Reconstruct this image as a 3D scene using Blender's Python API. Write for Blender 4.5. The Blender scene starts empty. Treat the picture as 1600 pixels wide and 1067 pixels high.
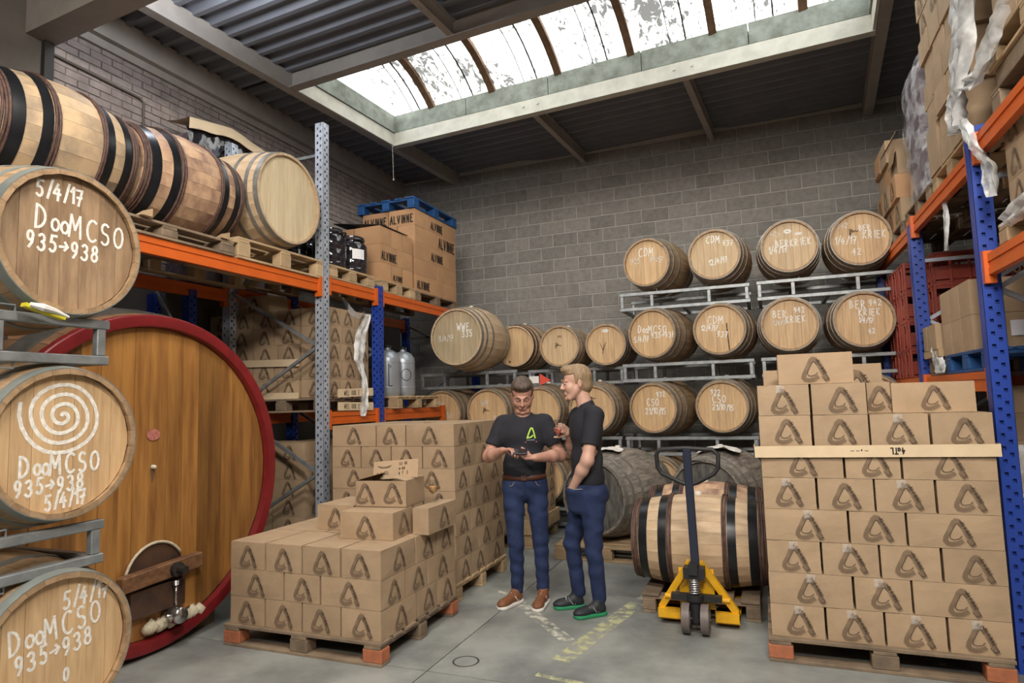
import bpy, bmesh, math, random
import numpy as np
from mathutils import Vector, Matrix
from mathutils.bvhtree import BVHTree
random.seed(7)
PI = math.pi
S = bpy.context.scene
COL = S.collection
def R_(d): return math.radians(d)

# ------------------------------------------------------------------ camera
CAMX = ((0.92842503, -0.06015093, -0.36661809), (0.37039562, 0.07315313, 0.92598904), (-0.02887984, -0.99550514, 0.09019684))
cd = bpy.data.cameras.new('camera'); cam = bpy.data.objects.new('camera', cd); COL.objects.link(cam)
cd.sensor_width = 36.0; cd.lens = 22.5; cd.clip_start = 0.05
cam.matrix_world = Matrix(((CAMX[0][0], -CAMX[0][1], -CAMX[0][2], 0), (CAMX[1][0], -CAMX[1][1], -CAMX[1][2], 0), (CAMX[2][0], -CAMX[2][1], -CAMX[2][2], 1.63), (0, 0, 0, 1)))
S.camera = cam
# ------------------------------------------------------------------ world, lights, exposure
w = bpy.data.worlds.new('world'); S.world = w; w.use_nodes = True
bg = w.node_tree.nodes['Background']; bg.inputs[0].default_value = (0.93, 0.96, 1.0, 1); bg.inputs[1].default_value = 7.0
S.view_settings.view_transform = 'Standard'; S.view_settings.look = 'None'
S.view_settings.gamma = 1; S.view_settings.use_curve_mapping = False
S.view_settings.exposure = 0.0
def area(name, loc, sx, sy, power, col=(1, 1, 1), target=None, portal=False):
    l = bpy.data.lights.new(name, 'AREA'); l.shape = 'RECTANGLE'; l.size = sx; l.size_y = sy; l.energy = power; l.color = col
    o = bpy.data.objects.new(name, l); COL.objects.link(o); o.location = loc
    if target is not None:
        o.rotation_euler = (Vector(target) - Vector(loc)).to_track_quat('-Z', 'Y').to_euler()
    if portal: l.cycles.is_portal = True
    return o
# unseen area lights added as fill where ceiling tubes would hang, warm white
area('fill_light', (-1.9, 1.6, 5.0), 1.4, 0.3, 120, (1.0, 0.93, 0.84), (-2.0, 3.6, 0.8))
area('fill_light', (0.9, 0.6, 5.0), 1.4, 0.3, 190, (1.0, 0.93, 0.84), (0.0, 4.0, 0.8))
area('fill_light', (-0.2, -2.5, 4.9), 2.2, 0.8, 260, (1.0, 0.92, 0.83), (-0.8, 4.5, 1.0))
pl = bpy.data.lights.new('high_bay_lamp', 'POINT'); pl.energy = 55; pl.shadow_soft_size = 0.16; pl.color = (0.86, 0.92, 1.0)
plo = bpy.data.objects.new('high_bay_lamp', pl); COL.objects.link(plo); plo.location = (-4.15, 3.70, 5.16)
area('skylight_portal', (-1.75, 6.3, 5.9), 6.2, 2.1, 1, portal=True)

# ------------------------------------------------------------------ materials
MATS = {}
def mat(name, col, rough=0.6, metal=0.0, var=0.0, nscale=8.0, stretch=(1, 1, 1), col2=None, bump=0.0, bscale=None, rnd=0.0, spec=None, alpha=None, detail=4, coat=0):
    if name in MATS: return MATS[name]
    m = bpy.data.materials.new(name); m.use_nodes = True; nt = m.node_tree; N = nt.nodes; L = nt.links
    b = N['Principled BSDF']; b.inputs['Roughness'].default_value = rough; b.inputs['Metallic'].default_value = metal
    if spec is not None: b.inputs['Specular IOR Level'].default_value = spec
    if coat: b.inputs['Coat Weight'].default_value = coat; b.inputs['Coat Roughness'].default_value = 0.15
    c4 = (*col, 1); b.inputs['Base Color'].default_value = c4
    out = None
    tc = N.new('ShaderNodeTexCoord'); mp = N.new('ShaderNodeMapping'); L.new(tc.outputs['Object'], mp.inputs[0]); mp.inputs['Scale'].default_value = stretch
    if rnd > 0:
        oi = N.new('ShaderNodeObjectInfo'); add = N.new('ShaderNodeVectorMath'); add.operation = 'ADD'
        sc = N.new('ShaderNodeMath'); sc.operation = 'MULTIPLY'; sc.inputs[1].default_value = 37.0
        L.new(oi.outputs['Random'], sc.inputs[0]); L.new(mp.outputs[0], add.inputs[0]); L.new(sc.outputs[0], add.inputs[1]); vec = add.outputs[0]
    else: vec = mp.outputs[0]
    if var > 0 or col2:
        n = N.new('ShaderNodeTexNoise'); n.inputs['Scale'].default_value = nscale; n.inputs['Detail'].default_value = detail; n.inputs['Roughness'].default_value = 0.6
        L.new(vec, n.inputs['Vector'])
        mx = N.new('ShaderNodeMix'); mx.data_type = 'RGBA'
        c2 = col2 if col2 else tuple(c * (1 - var) for c in col)
        mx.inputs[6].default_value = c4; mx.inputs[7].default_value = (*c2, 1)
        rp = N.new('ShaderNodeValToRGB'); rp.color_ramp.elements[0].position = 0.38; rp.color_ramp.elements[1].position = 0.66
        L.new(n.outputs['Fac'], rp.inputs[0]); L.new(rp.outputs[0], mx.inputs[0]); out = mx.outputs[2]
    if rnd > 0:
        hsv = N.new('ShaderNodeHueSaturation'); mr = N.new('ShaderNodeMapRange'); mr.inputs[3].default_value = 1 - rnd; mr.inputs[4].default_value = 1 + rnd
        L.new(oi.outputs['Random'], mr.inputs[0]); L.new(mr.outputs[0], hsv.inputs['Value'])
        if out: L.new(out, hsv.inputs['Color'])
        else: hsv.inputs['Color'].default_value = c4
        out = hsv.outputs[0]
    if out: L.new(out, b.inputs['Base Color'])
    if bump > 0:
        n2 = N.new('ShaderNodeTexNoise'); n2.inputs['Scale'].default_value = bscale or nscale * 3; n2.inputs['Detail'].default_value = 3; L.new(vec, n2.inputs['Vector'])
        bp = N.new('ShaderNodeBump'); bp.inputs['Strength'].default_value = bump; bp.inputs['Distance'].default_value = 0.01
        L.new(n2.outputs['Fac'], bp.inputs['Height']); L.new(bp.outputs[0], b.inputs['Normal'])
    if alpha is not None:
        a0, a1, asc = alpha
        n3 = N.new('ShaderNodeTexNoise'); n3.inputs['Scale'].default_value = asc; n3.inputs['Detail'].default_value = 3
        L.new(tc.outputs['Object'], n3.inputs['Vector'])
        mr3 = N.new('ShaderNodeMapRange'); mr3.inputs[1].default_value = 0.42; mr3.inputs[2].default_value = 0.58; mr3.inputs[3].default_value = a0; mr3.inputs[4].default_value = a1
        L.new(n3.outputs['Fac'], mr3.inputs[0]); L.new(mr3.outputs[0], b.inputs['Alpha'])
    MATS[name] = m; return m
M = {}
M['kraft'] = mat('kraft_cardboard', (0.42, 0.298, 0.185), 0.75, var=0.15, nscale=5, bump=0.12, bscale=60, rnd=0.07)
M['kraft_edge'] = mat('kraft_plain', (0.45, 0.315, 0.195), 0.75, var=0.1, nscale=6, rnd=0.05)
M['kraft_warm'] = mat('kraft_warm', (0.50, 0.285, 0.145), 0.7, var=0.12, nscale=5, rnd=0.08)
M['kraft_pale'] = mat('kraft_pale_strip', (0.70, 0.55, 0.36), 0.7, var=0.1, nscale=6)
M['kraft_in'] = mat('kraft_inside', (0.30, 0.19, 0.10), 0.85)
M['ink'] = mat('stamp_ink_dark', (0.065, 0.042, 0.028), 0.8, alpha=(0.72, 0.85, 20))
M['ink_soft'] = mat('stamp_ink_soft', (0.17, 0.115, 0.075), 0.85, alpha=(0.40, 0.56, 12))
M['black_ink'] = mat('black_lettering', (0.012, 0.01, 0.01), 0.7)
M['tape'] = mat('clear_tape', (0.72, 0.70, 0.66), 0.12, spec=0.9, alpha=(0.08, 0.42, 45))
M['chalk'] = mat('white_chalk', (0.86, 0.84, 0.78), 0.9, alpha=(0.8, 1.0, 50))
M['chalk_faint'] = mat('faded_chalk', (0.82, 0.78, 0.70), 0.9, alpha=(0.25, 0.9, 70))
M['head_oak'] = mat('oak_head', (0.64, 0.435, 0.235), 0.55, col2=(0.50, 0.32, 0.165), nscale=5, stretch=(7, 1, 0.7), bump=0.15, rnd=0.08)
M['head_oak2'] = mat('light_oak_head', (0.60, 0.44, 0.26), 0.55, col2=(0.50, 0.345, 0.19), nscale=5, stretch=(7, 1, 0.7), bump=0.15, rnd=0.06)
M['head_old'] = mat('weathered_oak_head', (0.36, 0.24, 0.14), 0.6, col2=(0.20, 0.125, 0.07), nscale=4, stretch=(5, 1, 0.9), bump=0.15, rnd=0.07)
M['head_pale'] = mat('pale_oak_head', (0.66, 0.55, 0.36), 0.6, col2=(0.56, 0.45, 0.28), nscale=4, stretch=(6, 1, 0.7), rnd=0.05)
M['head_grey'] = mat('grey_oak_head', (0.47, 0.38, 0.24), 0.6, col2=(0.37, 0.29, 0.18), nscale=4, stretch=(6, 1, 0.7), rnd=0.05)
M['head_dark'] = mat('dark_mouldy_head', (0.065, 0.065, 0.058), 0.75, col2=(0.17, 0.16, 0.14), nscale=7, stretch=(3, 1, 1), bump=0.3, rnd=0.1)
M['stave_oak'] = mat('oak_staves', (0.40, 0.265, 0.15), 0.6, col2=(0.27, 0.175, 0.095), nscale=4, stretch=(6, 0.8, 6), bump=0.15, rnd=0.08)
M['stave_smudge'] = mat('smudged_staves', (0.60, 0.43, 0.26), 0.6, col2=(0.26, 0.20, 0.14), nscale=1.6, stretch=(2, 2.4, 2), bump=0.12, rnd=0.06)
M['stave_pale'] = mat('pale_staves', (0.58, 0.43, 0.28), 0.6, col2=(0.47, 0.33, 0.20), nscale=5, stretch=(4, 1.2, 4), bump=0.12, rnd=0.08)
M['stave_stain'] = mat('wine_stained_staves', (0.55, 0.36, 0.22), 0.6, col2=(0.22, 0.12, 0.09), nscale=2.2, stretch=(2, 3, 2), bump=0.12, rnd=0.08)
M['stave_dark'] = mat('grey_weathered_staves', (0.27, 0.235, 0.195), 0.75, col2=(0.12, 0.10, 0.085), nscale=5, stretch=(5, 1.2, 5), bump=0.5, rnd=0.15)
M['hoop'] = mat('galvanised_hoop', (0.34, 0.33, 0.30), 0.45, 0.6, var=0.35, nscale=12)
M['hoop_teal'] = mat('dull_steel_hoop', (0.20, 0.235, 0.225), 0.5, 0.5, col2=(0.33, 0.34, 0.31), nscale=5)
M['hoop_black'] = mat('black_hoop', (0.018, 0.020, 0.024), 0.32, 0.4, var=0.3, nscale=10)
M['willow'] = mat('brown_willow_hoop', (0.065, 0.034, 0.028), 0.6, col2=(0.12, 0.065, 0.048), nscale=30, bump=0.4, rnd=0.1)
M['hoop_brown'] = mat('brown_rusty_hoop', (0.12, 0.055, 0.035), 0.45, 0.3, var=0.4, nscale=10)
M['vat_wood'] = mat('vat_oak', (0.37, 0.175, 0.045), 0.42, col2=(0.20, 0.083, 0.022), nscale=2.6, stretch=(3, 5, 0.5), bump=0.1, rnd=0.30, coat=0.1)
M['vat_side'] = mat('vat_side_oak', (0.22, 0.12, 0.06), 0.5, col2=(0.13, 0.07, 0.04), nscale=4, rnd=0.15)
M['vat_red'] = mat('red_painted_rim', (0.21, 0.014, 0.017), 0.4, var=0.25, nscale=9, bump=0.08)
M['vat_band'] = mat('grey_vat_band', (0.16, 0.155, 0.14), 0.45, 0.5, var=0.4, nscale=5)
M['galv'] = mat('galvanised_steel', (0.33, 0.35, 0.36), 0.45, 0.5, col2=(0.23, 0.25, 0.26), nscale=14)
M['galv_post'] = mat('galvanised_post', (0.50, 0.55, 0.64), 0.42, 0.35, var=0.2, nscale=8)
M['blue'] = mat('blue_rack_paint', (0.018, 0.058, 0.36), 0.4, var=0.15, nscale=6)
M['orange'] = mat('orange_rack_paint', (0.66, 0.125, 0.014), 0.42, var=0.12, nscale=5, bump=0.03)
M['hole'] = mat('dark_window_pane', (0.01, 0.01, 0.012), 0.9)  # plain near-black colour of the window pane
M['pal'] = mat('pallet_timber', (0.50, 0.36, 0.21), 0.75, col2=(0.36, 0.25, 0.14), nscale=5, stretch=(1, 1, 1), bump=0.3, rnd=0.14)
M['pal_old'] = mat('old_pallet_timber', (0.26, 0.19, 0.125), 0.8, col2=(0.15, 0.11, 0.075), nscale=5, bump=0.4, rnd=0.15)
M['bar_wood'] = mat('reddish_bar_wood', (0.24, 0.115, 0.05), 0.6, col2=(0.13, 0.06, 0.03), nscale=6, stretch=(1, 3, 5), bump=0.3)
M['door_dark'] = mat('dark_stained_door', (0.10, 0.05, 0.028), 0.6, col2=(0.05, 0.028, 0.02), nscale=8, bump=0.2)
M['pal_red'] = mat('orange_red_pallet_block', (0.50, 0.16, 0.07), 0.75, col2=(0.34, 0.12, 0.06), nscale=8, bump=0.3)
M['pal_blue'] = mat('blue_pallet_paint', (0.012, 0.085, 0.27), 0.55, var=0.3, nscale=6, rnd=0.1)
M['floorm'] = mat('concrete_floor', (0.31, 0.32, 0.30), 0.5, col2=(0.155, 0.165, 0.16), nscale=1.9, bump=0.08, bscale=30, rnd=0.04, detail=8)
M['joint'] = mat('dark_joint', (0.04, 0.04, 0.04), 0.9)
M['paint_w'] = mat('worn_white_floor_paint', (0.62, 0.62, 0.52), 0.7, alpha=(0.0, 0.85, 16))
M['paint_y'] = mat('worn_yellow_floor_paint', (0.60, 0.60, 0.34), 0.7, alpha=(0.0, 0.7, 13))
M['block'] = mat('concrete_block', (0.30, 0.282, 0.258), 0.9, var=0.22, nscale=14, bump=0.5, bscale=70, rnd=0.13)
M['mortar'] = mat('pale_mortar', (0.52, 0.50, 0.455), 0.95, var=0.12, nscale=9)
M['brick'] = mat('painted_brick', (0.34, 0.285, 0.26), 0.85, var=0.3, nscale=7, bump=0.6, bscale=40)
M['brick_joint'] = mat('painted_joint', (0.20, 0.16, 0.145), 0.9, var=0.3, nscale=9)
M['plaster'] = mat('grey_plaster', (0.13, 0.115, 0.10), 0.9, var=0.25, nscale=2.5, bump=0.3)
M['beam'] = mat('grey_painted_steel', (0.36, 0.325, 0.29), 0.55, var=0.15, nscale=4)
M['cream'] = mat('cream_painted_beam', (0.60, 0.58, 0.50), 0.6, var=0.2, nscale=5)
M['kerb'] = mat('grey_green_skylight_kerb', (0.27, 0.30, 0.26), 0.85, col2=(0.16, 0.17, 0.14), nscale=6, bump=0.5)
M['roof'] = mat('dark_corrugated_roof', (0.165, 0.17, 0.195), 0.6, var=0.15, nscale=3)
M['rib'] = mat('brown_skylight_rib', (0.16, 0.085, 0.04), 0.8, var=0.4, nscale=12)
M['yellow'] = mat('yellow_jack_paint', (0.80, 0.42, 0.012), 0.4, var=0.2, nscale=8)
M['navy'] = mat('dark_navy_paint', (0.018, 0.024, 0.045), 0.35)
M['black'] = mat('black_rubber', (0.015, 0.015, 0.016), 0.55)
M['wheel'] = mat('grey_nylon_wheel', (0.16, 0.13, 0.12), 0.5, var=0.2, nscale=20)
M['chrome'] = mat('bright_steel', (0.62, 0.62, 0.63), 0.22, 0.95)
M['iron'] = mat('dark_iron', (0.06, 0.055, 0.05), 0.5, 0.6)
M['keg'] = mat('keg_steel', (0.40, 0.44, 0.49), 0.38, 0.5, var=0.15, nscale=5)
M['film'] = mat('clear_stretch_film', (0.80, 0.82, 0.85), 0.12, spec=1.0, alpha=(0.06, 0.42, 9))
M['film_w'] = mat('milky_stretch_film', (0.78, 0.80, 0.80), 0.3, spec=0.8, alpha=(0.45, 0.95, 7))
M['film_blk'] = mat('black_film', (0.02, 0.018, 0.022), 0.12, spec=0.9)
M['bottlebox'] = mat('purple_brown_bottles', (0.10, 0.07, 0.085), 0.3, col2=(0.25, 0.2, 0.22), nscale=12)
M['crate'] = mat('red_plastic_crate', (0.34, 0.055, 0.035), 0.45, var=0.2, nscale=5, rnd=0.12)
M['cream_text'] = mat('cream_lettering', (0.75, 0.62, 0.36), 0.6)
M['paper'] = mat('white_paper', (0.78, 0.76, 0.72), 0.8, var=0.1, nscale=8)
M['white'] = mat('white_label', (0.80, 0.80, 0.82), 0.6)
M['pink'] = mat('pink_seal', (0.62, 0.22, 0.17), 0.6, var=0.4, nscale=60)
M['foam'] = mat('cream_plaster_lump', (0.70, 0.62, 0.45), 0.85, var=0.2, nscale=14, bump=0.6)
M['yellowtag'] = mat('yellow_tag', (0.62, 0.55, 0.03), 0.5)
M['skin'] = mat('skin', (0.52, 0.29, 0.215), 0.5, var=0.12, nscale=9, col2=(0.47, 0.235, 0.17))
M['skin2'] = mat('pale_skin', (0.56, 0.345, 0.265), 0.5, var=0.1, nscale=9, col2=(0.51, 0.29, 0.215))
M['shirt'] = mat('dark_cotton', (0.014, 0.015, 0.022), 0.85, var=0.2, nscale=6, bump=0.3, bscale=9)
M['denim'] = mat('blue_denim', (0.007, 0.016, 0.062), 0.85, col2=(0.017, 0.034, 0.10), nscale=7, bump=0.4, bscale=14)
M['seam'] = mat('tan_stitching', (0.30, 0.26, 0.22), 0.8)
M['leather'] = mat('brown_leather', (0.085, 0.03, 0.018), 0.45)
M['shoe_br'] = mat('brown_suede', (0.22, 0.085, 0.035), 0.65, var=0.3, nscale=30)
M['shoe_bk'] = mat('black_mesh_shoe', (0.018, 0.022, 0.028), 0.6, var=0.3, nscale=30)
M['sole_w'] = mat('white_sole', (0.72, 0.70, 0.66), 0.6)
M['sole_g'] = mat('green_sole', (0.02, 0.24, 0.10), 0.5)
M['lace'] = mat('grey_laces', (0.55, 0.55, 0.55), 0.7)
M['hair1'] = mat('dark_brown_hair', (0.060, 0.038, 0.028), 0.6, col2=(0.13, 0.09, 0.07), nscale=40, stretch=(1, 1, 0.3), bump=0.7, bscale=70)
M['hair2'] = mat('light_brown_hair', (0.23, 0.155, 0.085), 0.6, col2=(0.34, 0.24, 0.14), nscale=45, stretch=(1, 1, 0.3), bump=0.7, bscale=70)
M['lips'] = mat('lips', (0.42, 0.16, 0.13), 0.5)
M['lime'] = mat('lime_print', (0.45, 0.70, 0.10), 0.7)
M['redprint'] = mat('dull_red_print', (0.35, 0.10, 0.12), 0.7)
M['beer'] = mat('amber_beer', (0.45, 0.07, 0.03), 0.15)
M['red'] = mat('red_sign', (0.70, 0.08, 0.05), 0.5)
M['cork'] = mat('silicone_bung', (0.75, 0.70, 0.60), 0.6)
def glassmat():
    m = bpy.data.materials.new('clear_glass'); m.use_nodes = True; nt = m.node_tree; N = nt.nodes; L = nt.links
    N.remove(N['Principled BSDF']); t = N.new('ShaderNodeBsdfTransparent'); g = N.new('ShaderNodeBsdfGlossy'); g.inputs['Roughness'].default_value = 0.05
    t.inputs[0].default_value = (0.95, 0.96, 0.96, 1); f = N.new('ShaderNodeLayerWeight'); f.inputs[0].default_value = 0.35; x = N.new('ShaderNodeMixShader')
    mm = N.new('ShaderNodeMath'); mm.operation = 'MULTIPLY_ADD'; mm.inputs[1].default_value = 0.45; mm.inputs[2].default_value = 0.04; L.new(f.outputs['Facing'], mm.inputs[0])
    L.new(mm.outputs[0], x.inputs[0]); L.new(t.outputs[0], x.inputs[1]); L.new(g.outputs[0], x.inputs[2]); L.new(x.outputs[0], N['Material Output'].inputs[0]); return m
M['glass'] = glassmat()
def panelmat():
    # weathered translucent roof sheet: lets the sky through, with mould stains that block it
    m = bpy.data.materials.new('weathered_translucent_sheet'); m.use_nodes = True; nt = m.node_tree; N = nt.nodes; L = nt.links
    N.remove(N['Principled BSDF']); t = N.new('ShaderNodeBsdfTransparent'); t.inputs[0].default_value = (0.72, 0.71, 0.66, 1)
    tr = N.new('ShaderNodeBsdfTranslucent'); tr.inputs[0].default_value = (0.85, 0.84, 0.78, 1); di = N.new('ShaderNodeBsdfDiffuse'); di.inputs[0].default_value = (0.10, 0.08, 0.06, 1)
    a = N.new('ShaderNodeMixShader'); a.inputs[0].default_value = 0.35; L.new(t.outputs[0], a.inputs[1]); L.new(tr.outputs[0], a.inputs[2])
    tc = N.new('ShaderNodeTexCoord'); mp = N.new('ShaderNodeMapping'); mp.inputs['Scale'].default_value = (1.6, 0.9, 1); L.new(tc.outputs['Object'], mp.inputs[0])
    n1 = N.new('ShaderNodeTexNoise'); n1.inputs['Scale'].default_value = 0.9; n1.inputs['Detail'].default_value = 2; L.new(mp.outputs[0], n1.inputs['Vector'])
    n2 = N.new('ShaderNodeTexNoise'); n2.inputs['Scale'].default_value = 7; n2.inputs['Detail'].default_value = 8; n2.inputs['Roughness'].default_value = 0.7; n2.inputs['Distortion'].default_value = 1.4; L.new(mp.outputs[0], n2.inputs['Vector'])
    ad = N.new('ShaderNodeMath'); ad.operation = 'MULTIPLY_ADD'; ad.inputs[1].default_value = 0.55; L.new(n1.outputs['Fac'], ad.inputs[0]); L.new(n2.outputs['Fac'], ad.inputs[2])
    r = N.new('ShaderNodeMapRange'); r.inputs[1].default_value = 0.77; r.inputs[2].default_value = 0.88; r.inputs[3].default_value = 0; r.inputs[4].default_value = 0.93; L.new(ad.outputs[0], r.inputs[0])
    b = N.new('ShaderNodeMixShader'); L.new(r.outputs[0], b.inputs[0]); L.new(a.outputs[0], b.inputs[1]); L.new(di.outputs[0], b.inputs[2])
    L.new(b.outputs[0], N['Material Output'].inputs[0]); return m
M['panel'] = panelmat()

# ------------------------------------------------------------------ mesh helpers
class MB:
    def __init__(s): s.v = []; s.f = []; s.mi = []; s.m = 0
    def add(s, vs, fs, T=None):
        b = len(s.v)
        s.v += [tuple(T @ Vector(p)) if T is not None else tuple(p) for p in vs]
        for f in fs: s.f.append(tuple(b + i for i in f)); s.mi.append(s.m)
        return s
    def box(s, x0, x1, y0, y1, z0, z1, T=None):
        return s.add([(x0, y0, z0), (x1, y0, z0), (x1, y1, z0), (x0, y1, z0), (x0, y0, z1), (x1, y0, z1), (x1, y1, z1), (x0, y1, z1)],
                     [(0, 3, 2, 1), (4, 5, 6, 7), (0, 1, 5, 4), (1, 2, 6, 5), (2, 3, 7, 6), (3, 0, 4, 7)], T)
    def bar(s, a, b, w, h, up=(0, 0, 1)):
        a = Vector(a); b = Vector(b); d = (b - a); L = d.length; d.normalize(); u = Vector(up); x = d.cross(u)
        if x.length < 1e-4: x = d.cross(Vector((1, 0, 0)))
        x.normalize(); z = x.cross(d)
        T = Matrix(((x.x, d.x, z.x, a.x), (x.y, d.y, z.y, a.y), (x.z, d.z, z.z, a.z), (0, 0, 0, 1)))
        return s.box(-w / 2, w / 2, 0, L, -h / 2, h / 2, T)
    def tube(s, pts, r, n=8, closed=False, cap=True):
        pts = [Vector(p) for p in pts]; k = len(pts); rs = r if isinstance(r, (list, tuple)) else [r] * k
        rings = []; prev = None
        for i, p in enumerate(pts):
            if closed: d = pts[(i + 1) % k] - pts[i - 1]
            else: d = pts[min(i + 1, k - 1)] - pts[max(i - 1, 0)]
            if d.length < 1e-9: d = Vector((0, 0, 1))
            d.normalize()
            if prev is None:
                x = d.orthogonal().normalized()
            else:
                x = prev - d * prev.dot(d); x = x.normalized() if x.length > 1e-6 else d.orthogonal().normalized()
            prev = x; y = d.cross(x)
            rings.append([p + (x * math.cos(2 * PI * j / n) + y * math.sin(2 * PI * j / n)) * rs[i] for j in range(n)])
        vs = [q for rg in rings for q in rg]; fs = []
        for i in range(k if closed else k - 1):
            a = i * n; b = ((i + 1) % k) * n
            for j in range(n): fs.append((a + j, a + (j + 1) % n, b + (j + 1) % n, b + j))
        if cap and not closed: fs.append(tuple(reversed(range(n)))); fs.append(tuple((k - 1) * n + j for j in range(n)))
        return s.add(vs, fs)
    def lathe(s, prof, n=32, T=None, axis='z', cap0=False, cap1=False, a0=0, a1=2 * PI):
        full = abs(a1 - a0 - 2 * PI) < 1e-6; m = n if full else n + 1; vs = []
        for r, h in prof:
            for j in range(m):
                a = a0 + (a1 - a0) * j / n; c, q = r * math.cos(a), r * math.sin(a)
                vs.append((c, q, h) if axis == 'z' else (c, h, q) if axis == 'y' else (h, c, q))
        fs = []
        for i in range(len(prof) - 1):
            for j in range(n):
                j2 = (j + 1) % m; f = (i * m + j, i * m + j2, (i + 1) * m + j2, (i + 1) * m + j); fs.append(f if axis != 'y' else tuple(reversed(f)))
        if cap0: fs.append(tuple(range(m)))
        if cap1: fs.append(tuple((len(prof) - 1) * m + j for j in range(m)))
        return s.add(vs, fs, T)
    def strokes(s, polys, wid, T=None, y=0.0):
        # flat mitred ribbons in the local XZ plane facing -Y
        parts = []
        for pl_ in polys:
            cur = [pl_[0]] if pl_ else []
            for i in range(1, len(pl_)):
                cur.append(pl_[i])
                if i < len(pl_) - 1:
                    u_ = Vector((pl_[i][0] - pl_[i - 1][0], pl_[i][1] - pl_[i - 1][1])); v_ = Vector((pl_[i + 1][0] - pl_[i][0], pl_[i + 1][1] - pl_[i][1]))
                    if u_.length > 1e-6 and v_.length > 1e-6 and u_.dot(v_) < -.15 * u_.length * v_.length: parts.append(cur); cur = [pl_[i]]
            parts.append(cur)
        for pl_ in parts:
            P = [Vector((a, b)) for a, b in pl_]; P = [p for i, p in enumerate(P) if i == 0 or (p - P[i - 1]).length > 1e-5]
            if len(P) < 2: continue
            n = len(P); y -= 2.5e-5; vs = []; cl = (P[0] - P[-1]).length < 1e-4
            d = [(P[i + 1] - P[i]).normalized() for i in range(n - 1)]
            for i, p in enumerate(P):
                if 0 < i < n - 1: a_, b_ = d[i - 1], d[i]
                elif cl: a_, b_ = d[-1], d[0]
                else: a_ = b_ = d[0] if i == 0 else d[-1]
                m_ = a_ + b_; m_ = m_.normalized() if m_.length > .2 else b_
                nn = Vector((-m_.y, m_.x)); co = max(abs(nn.dot(Vector((-b_.y, b_.x)))), .55); q = p
                if not cl and i == 0: q = p - b_ * wid * .4
                if not cl and i == n - 1: q = p + a_ * wid * .4
                o = nn * (wid / 2 / co); vs += [(q.x - o.x, y, q.y - o.y), (q.x + o.x, y, q.y + o.y)]
            s.add(vs, [(2 * i, 2 * i + 2, 2 * i + 3, 2 * i + 1) for i in range(n - 1)], T)
        return s
    def mesh(s, name, mats, smooth=False):
        me = bpy.data.meshes.new(name); me.from_pydata(s.v, [], s.f)
        if not isinstance(mats, (list, tuple)): mats = [mats]
        for m in mats: me.materials.append(m)
        if len(mats) > 1: me.polygons.foreach_set('material_index', s.mi)
        if smooth:
            me.polygons.foreach_set('use_smooth', [True] * len(me.polygons))
        me.update(); return me
def fixn(me):
    bm = bmesh.new(); bm.from_mesh(me); bmesh.ops.recalc_face_normals(bm, faces=bm.faces); bm.to_mesh(me); bm.free(); return me
def autosm(me, ang=35):
    try: me.set_sharp_from_angle(angle=R_(ang))
    except Exception: pass
    return me
def link(name, me, parent=None, loc=(0, 0, 0), rot=(0, 0, 0), kind=None):
    o = bpy.data.objects.new(name, me); COL.objects.link(o)
    o.location = loc; o.rotation_euler = rot
    if parent is not None: o.parent = parent
    if kind: o['kind'] = kind
    return o
def tag(o, label, cat, group=None):
    o['label'] = label; o['category'] = cat
    if group: o['group'] = group
    return o
def thing(name, label, cat, loc=(0, 0, 0), rz=0, group=None):
    o = bpy.data.objects.new(name, None); COL.objects.link(o); o.location = loc; o.rotation_euler = (0, 0, rz); o.empty_display_size = 0.1
    return tag(o, label, cat, group)
def struct(name, me, **k):
    o = link(name, me, **k); o['kind'] = 'structure'; return o
def copy_tree(o, parent=None):
    c = o.copy(); COL.objects.link(c)
    if parent is not None: c.parent = parent
    for ch in list(o.children): copy_tree(ch, c)
    return c
ORD = ['first', 'second', 'third', 'fourth', 'fifth', 'sixth', 'seventh', 'eighth', 'ninth', 'tenth', 'eleventh', 'twelfth']
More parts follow.
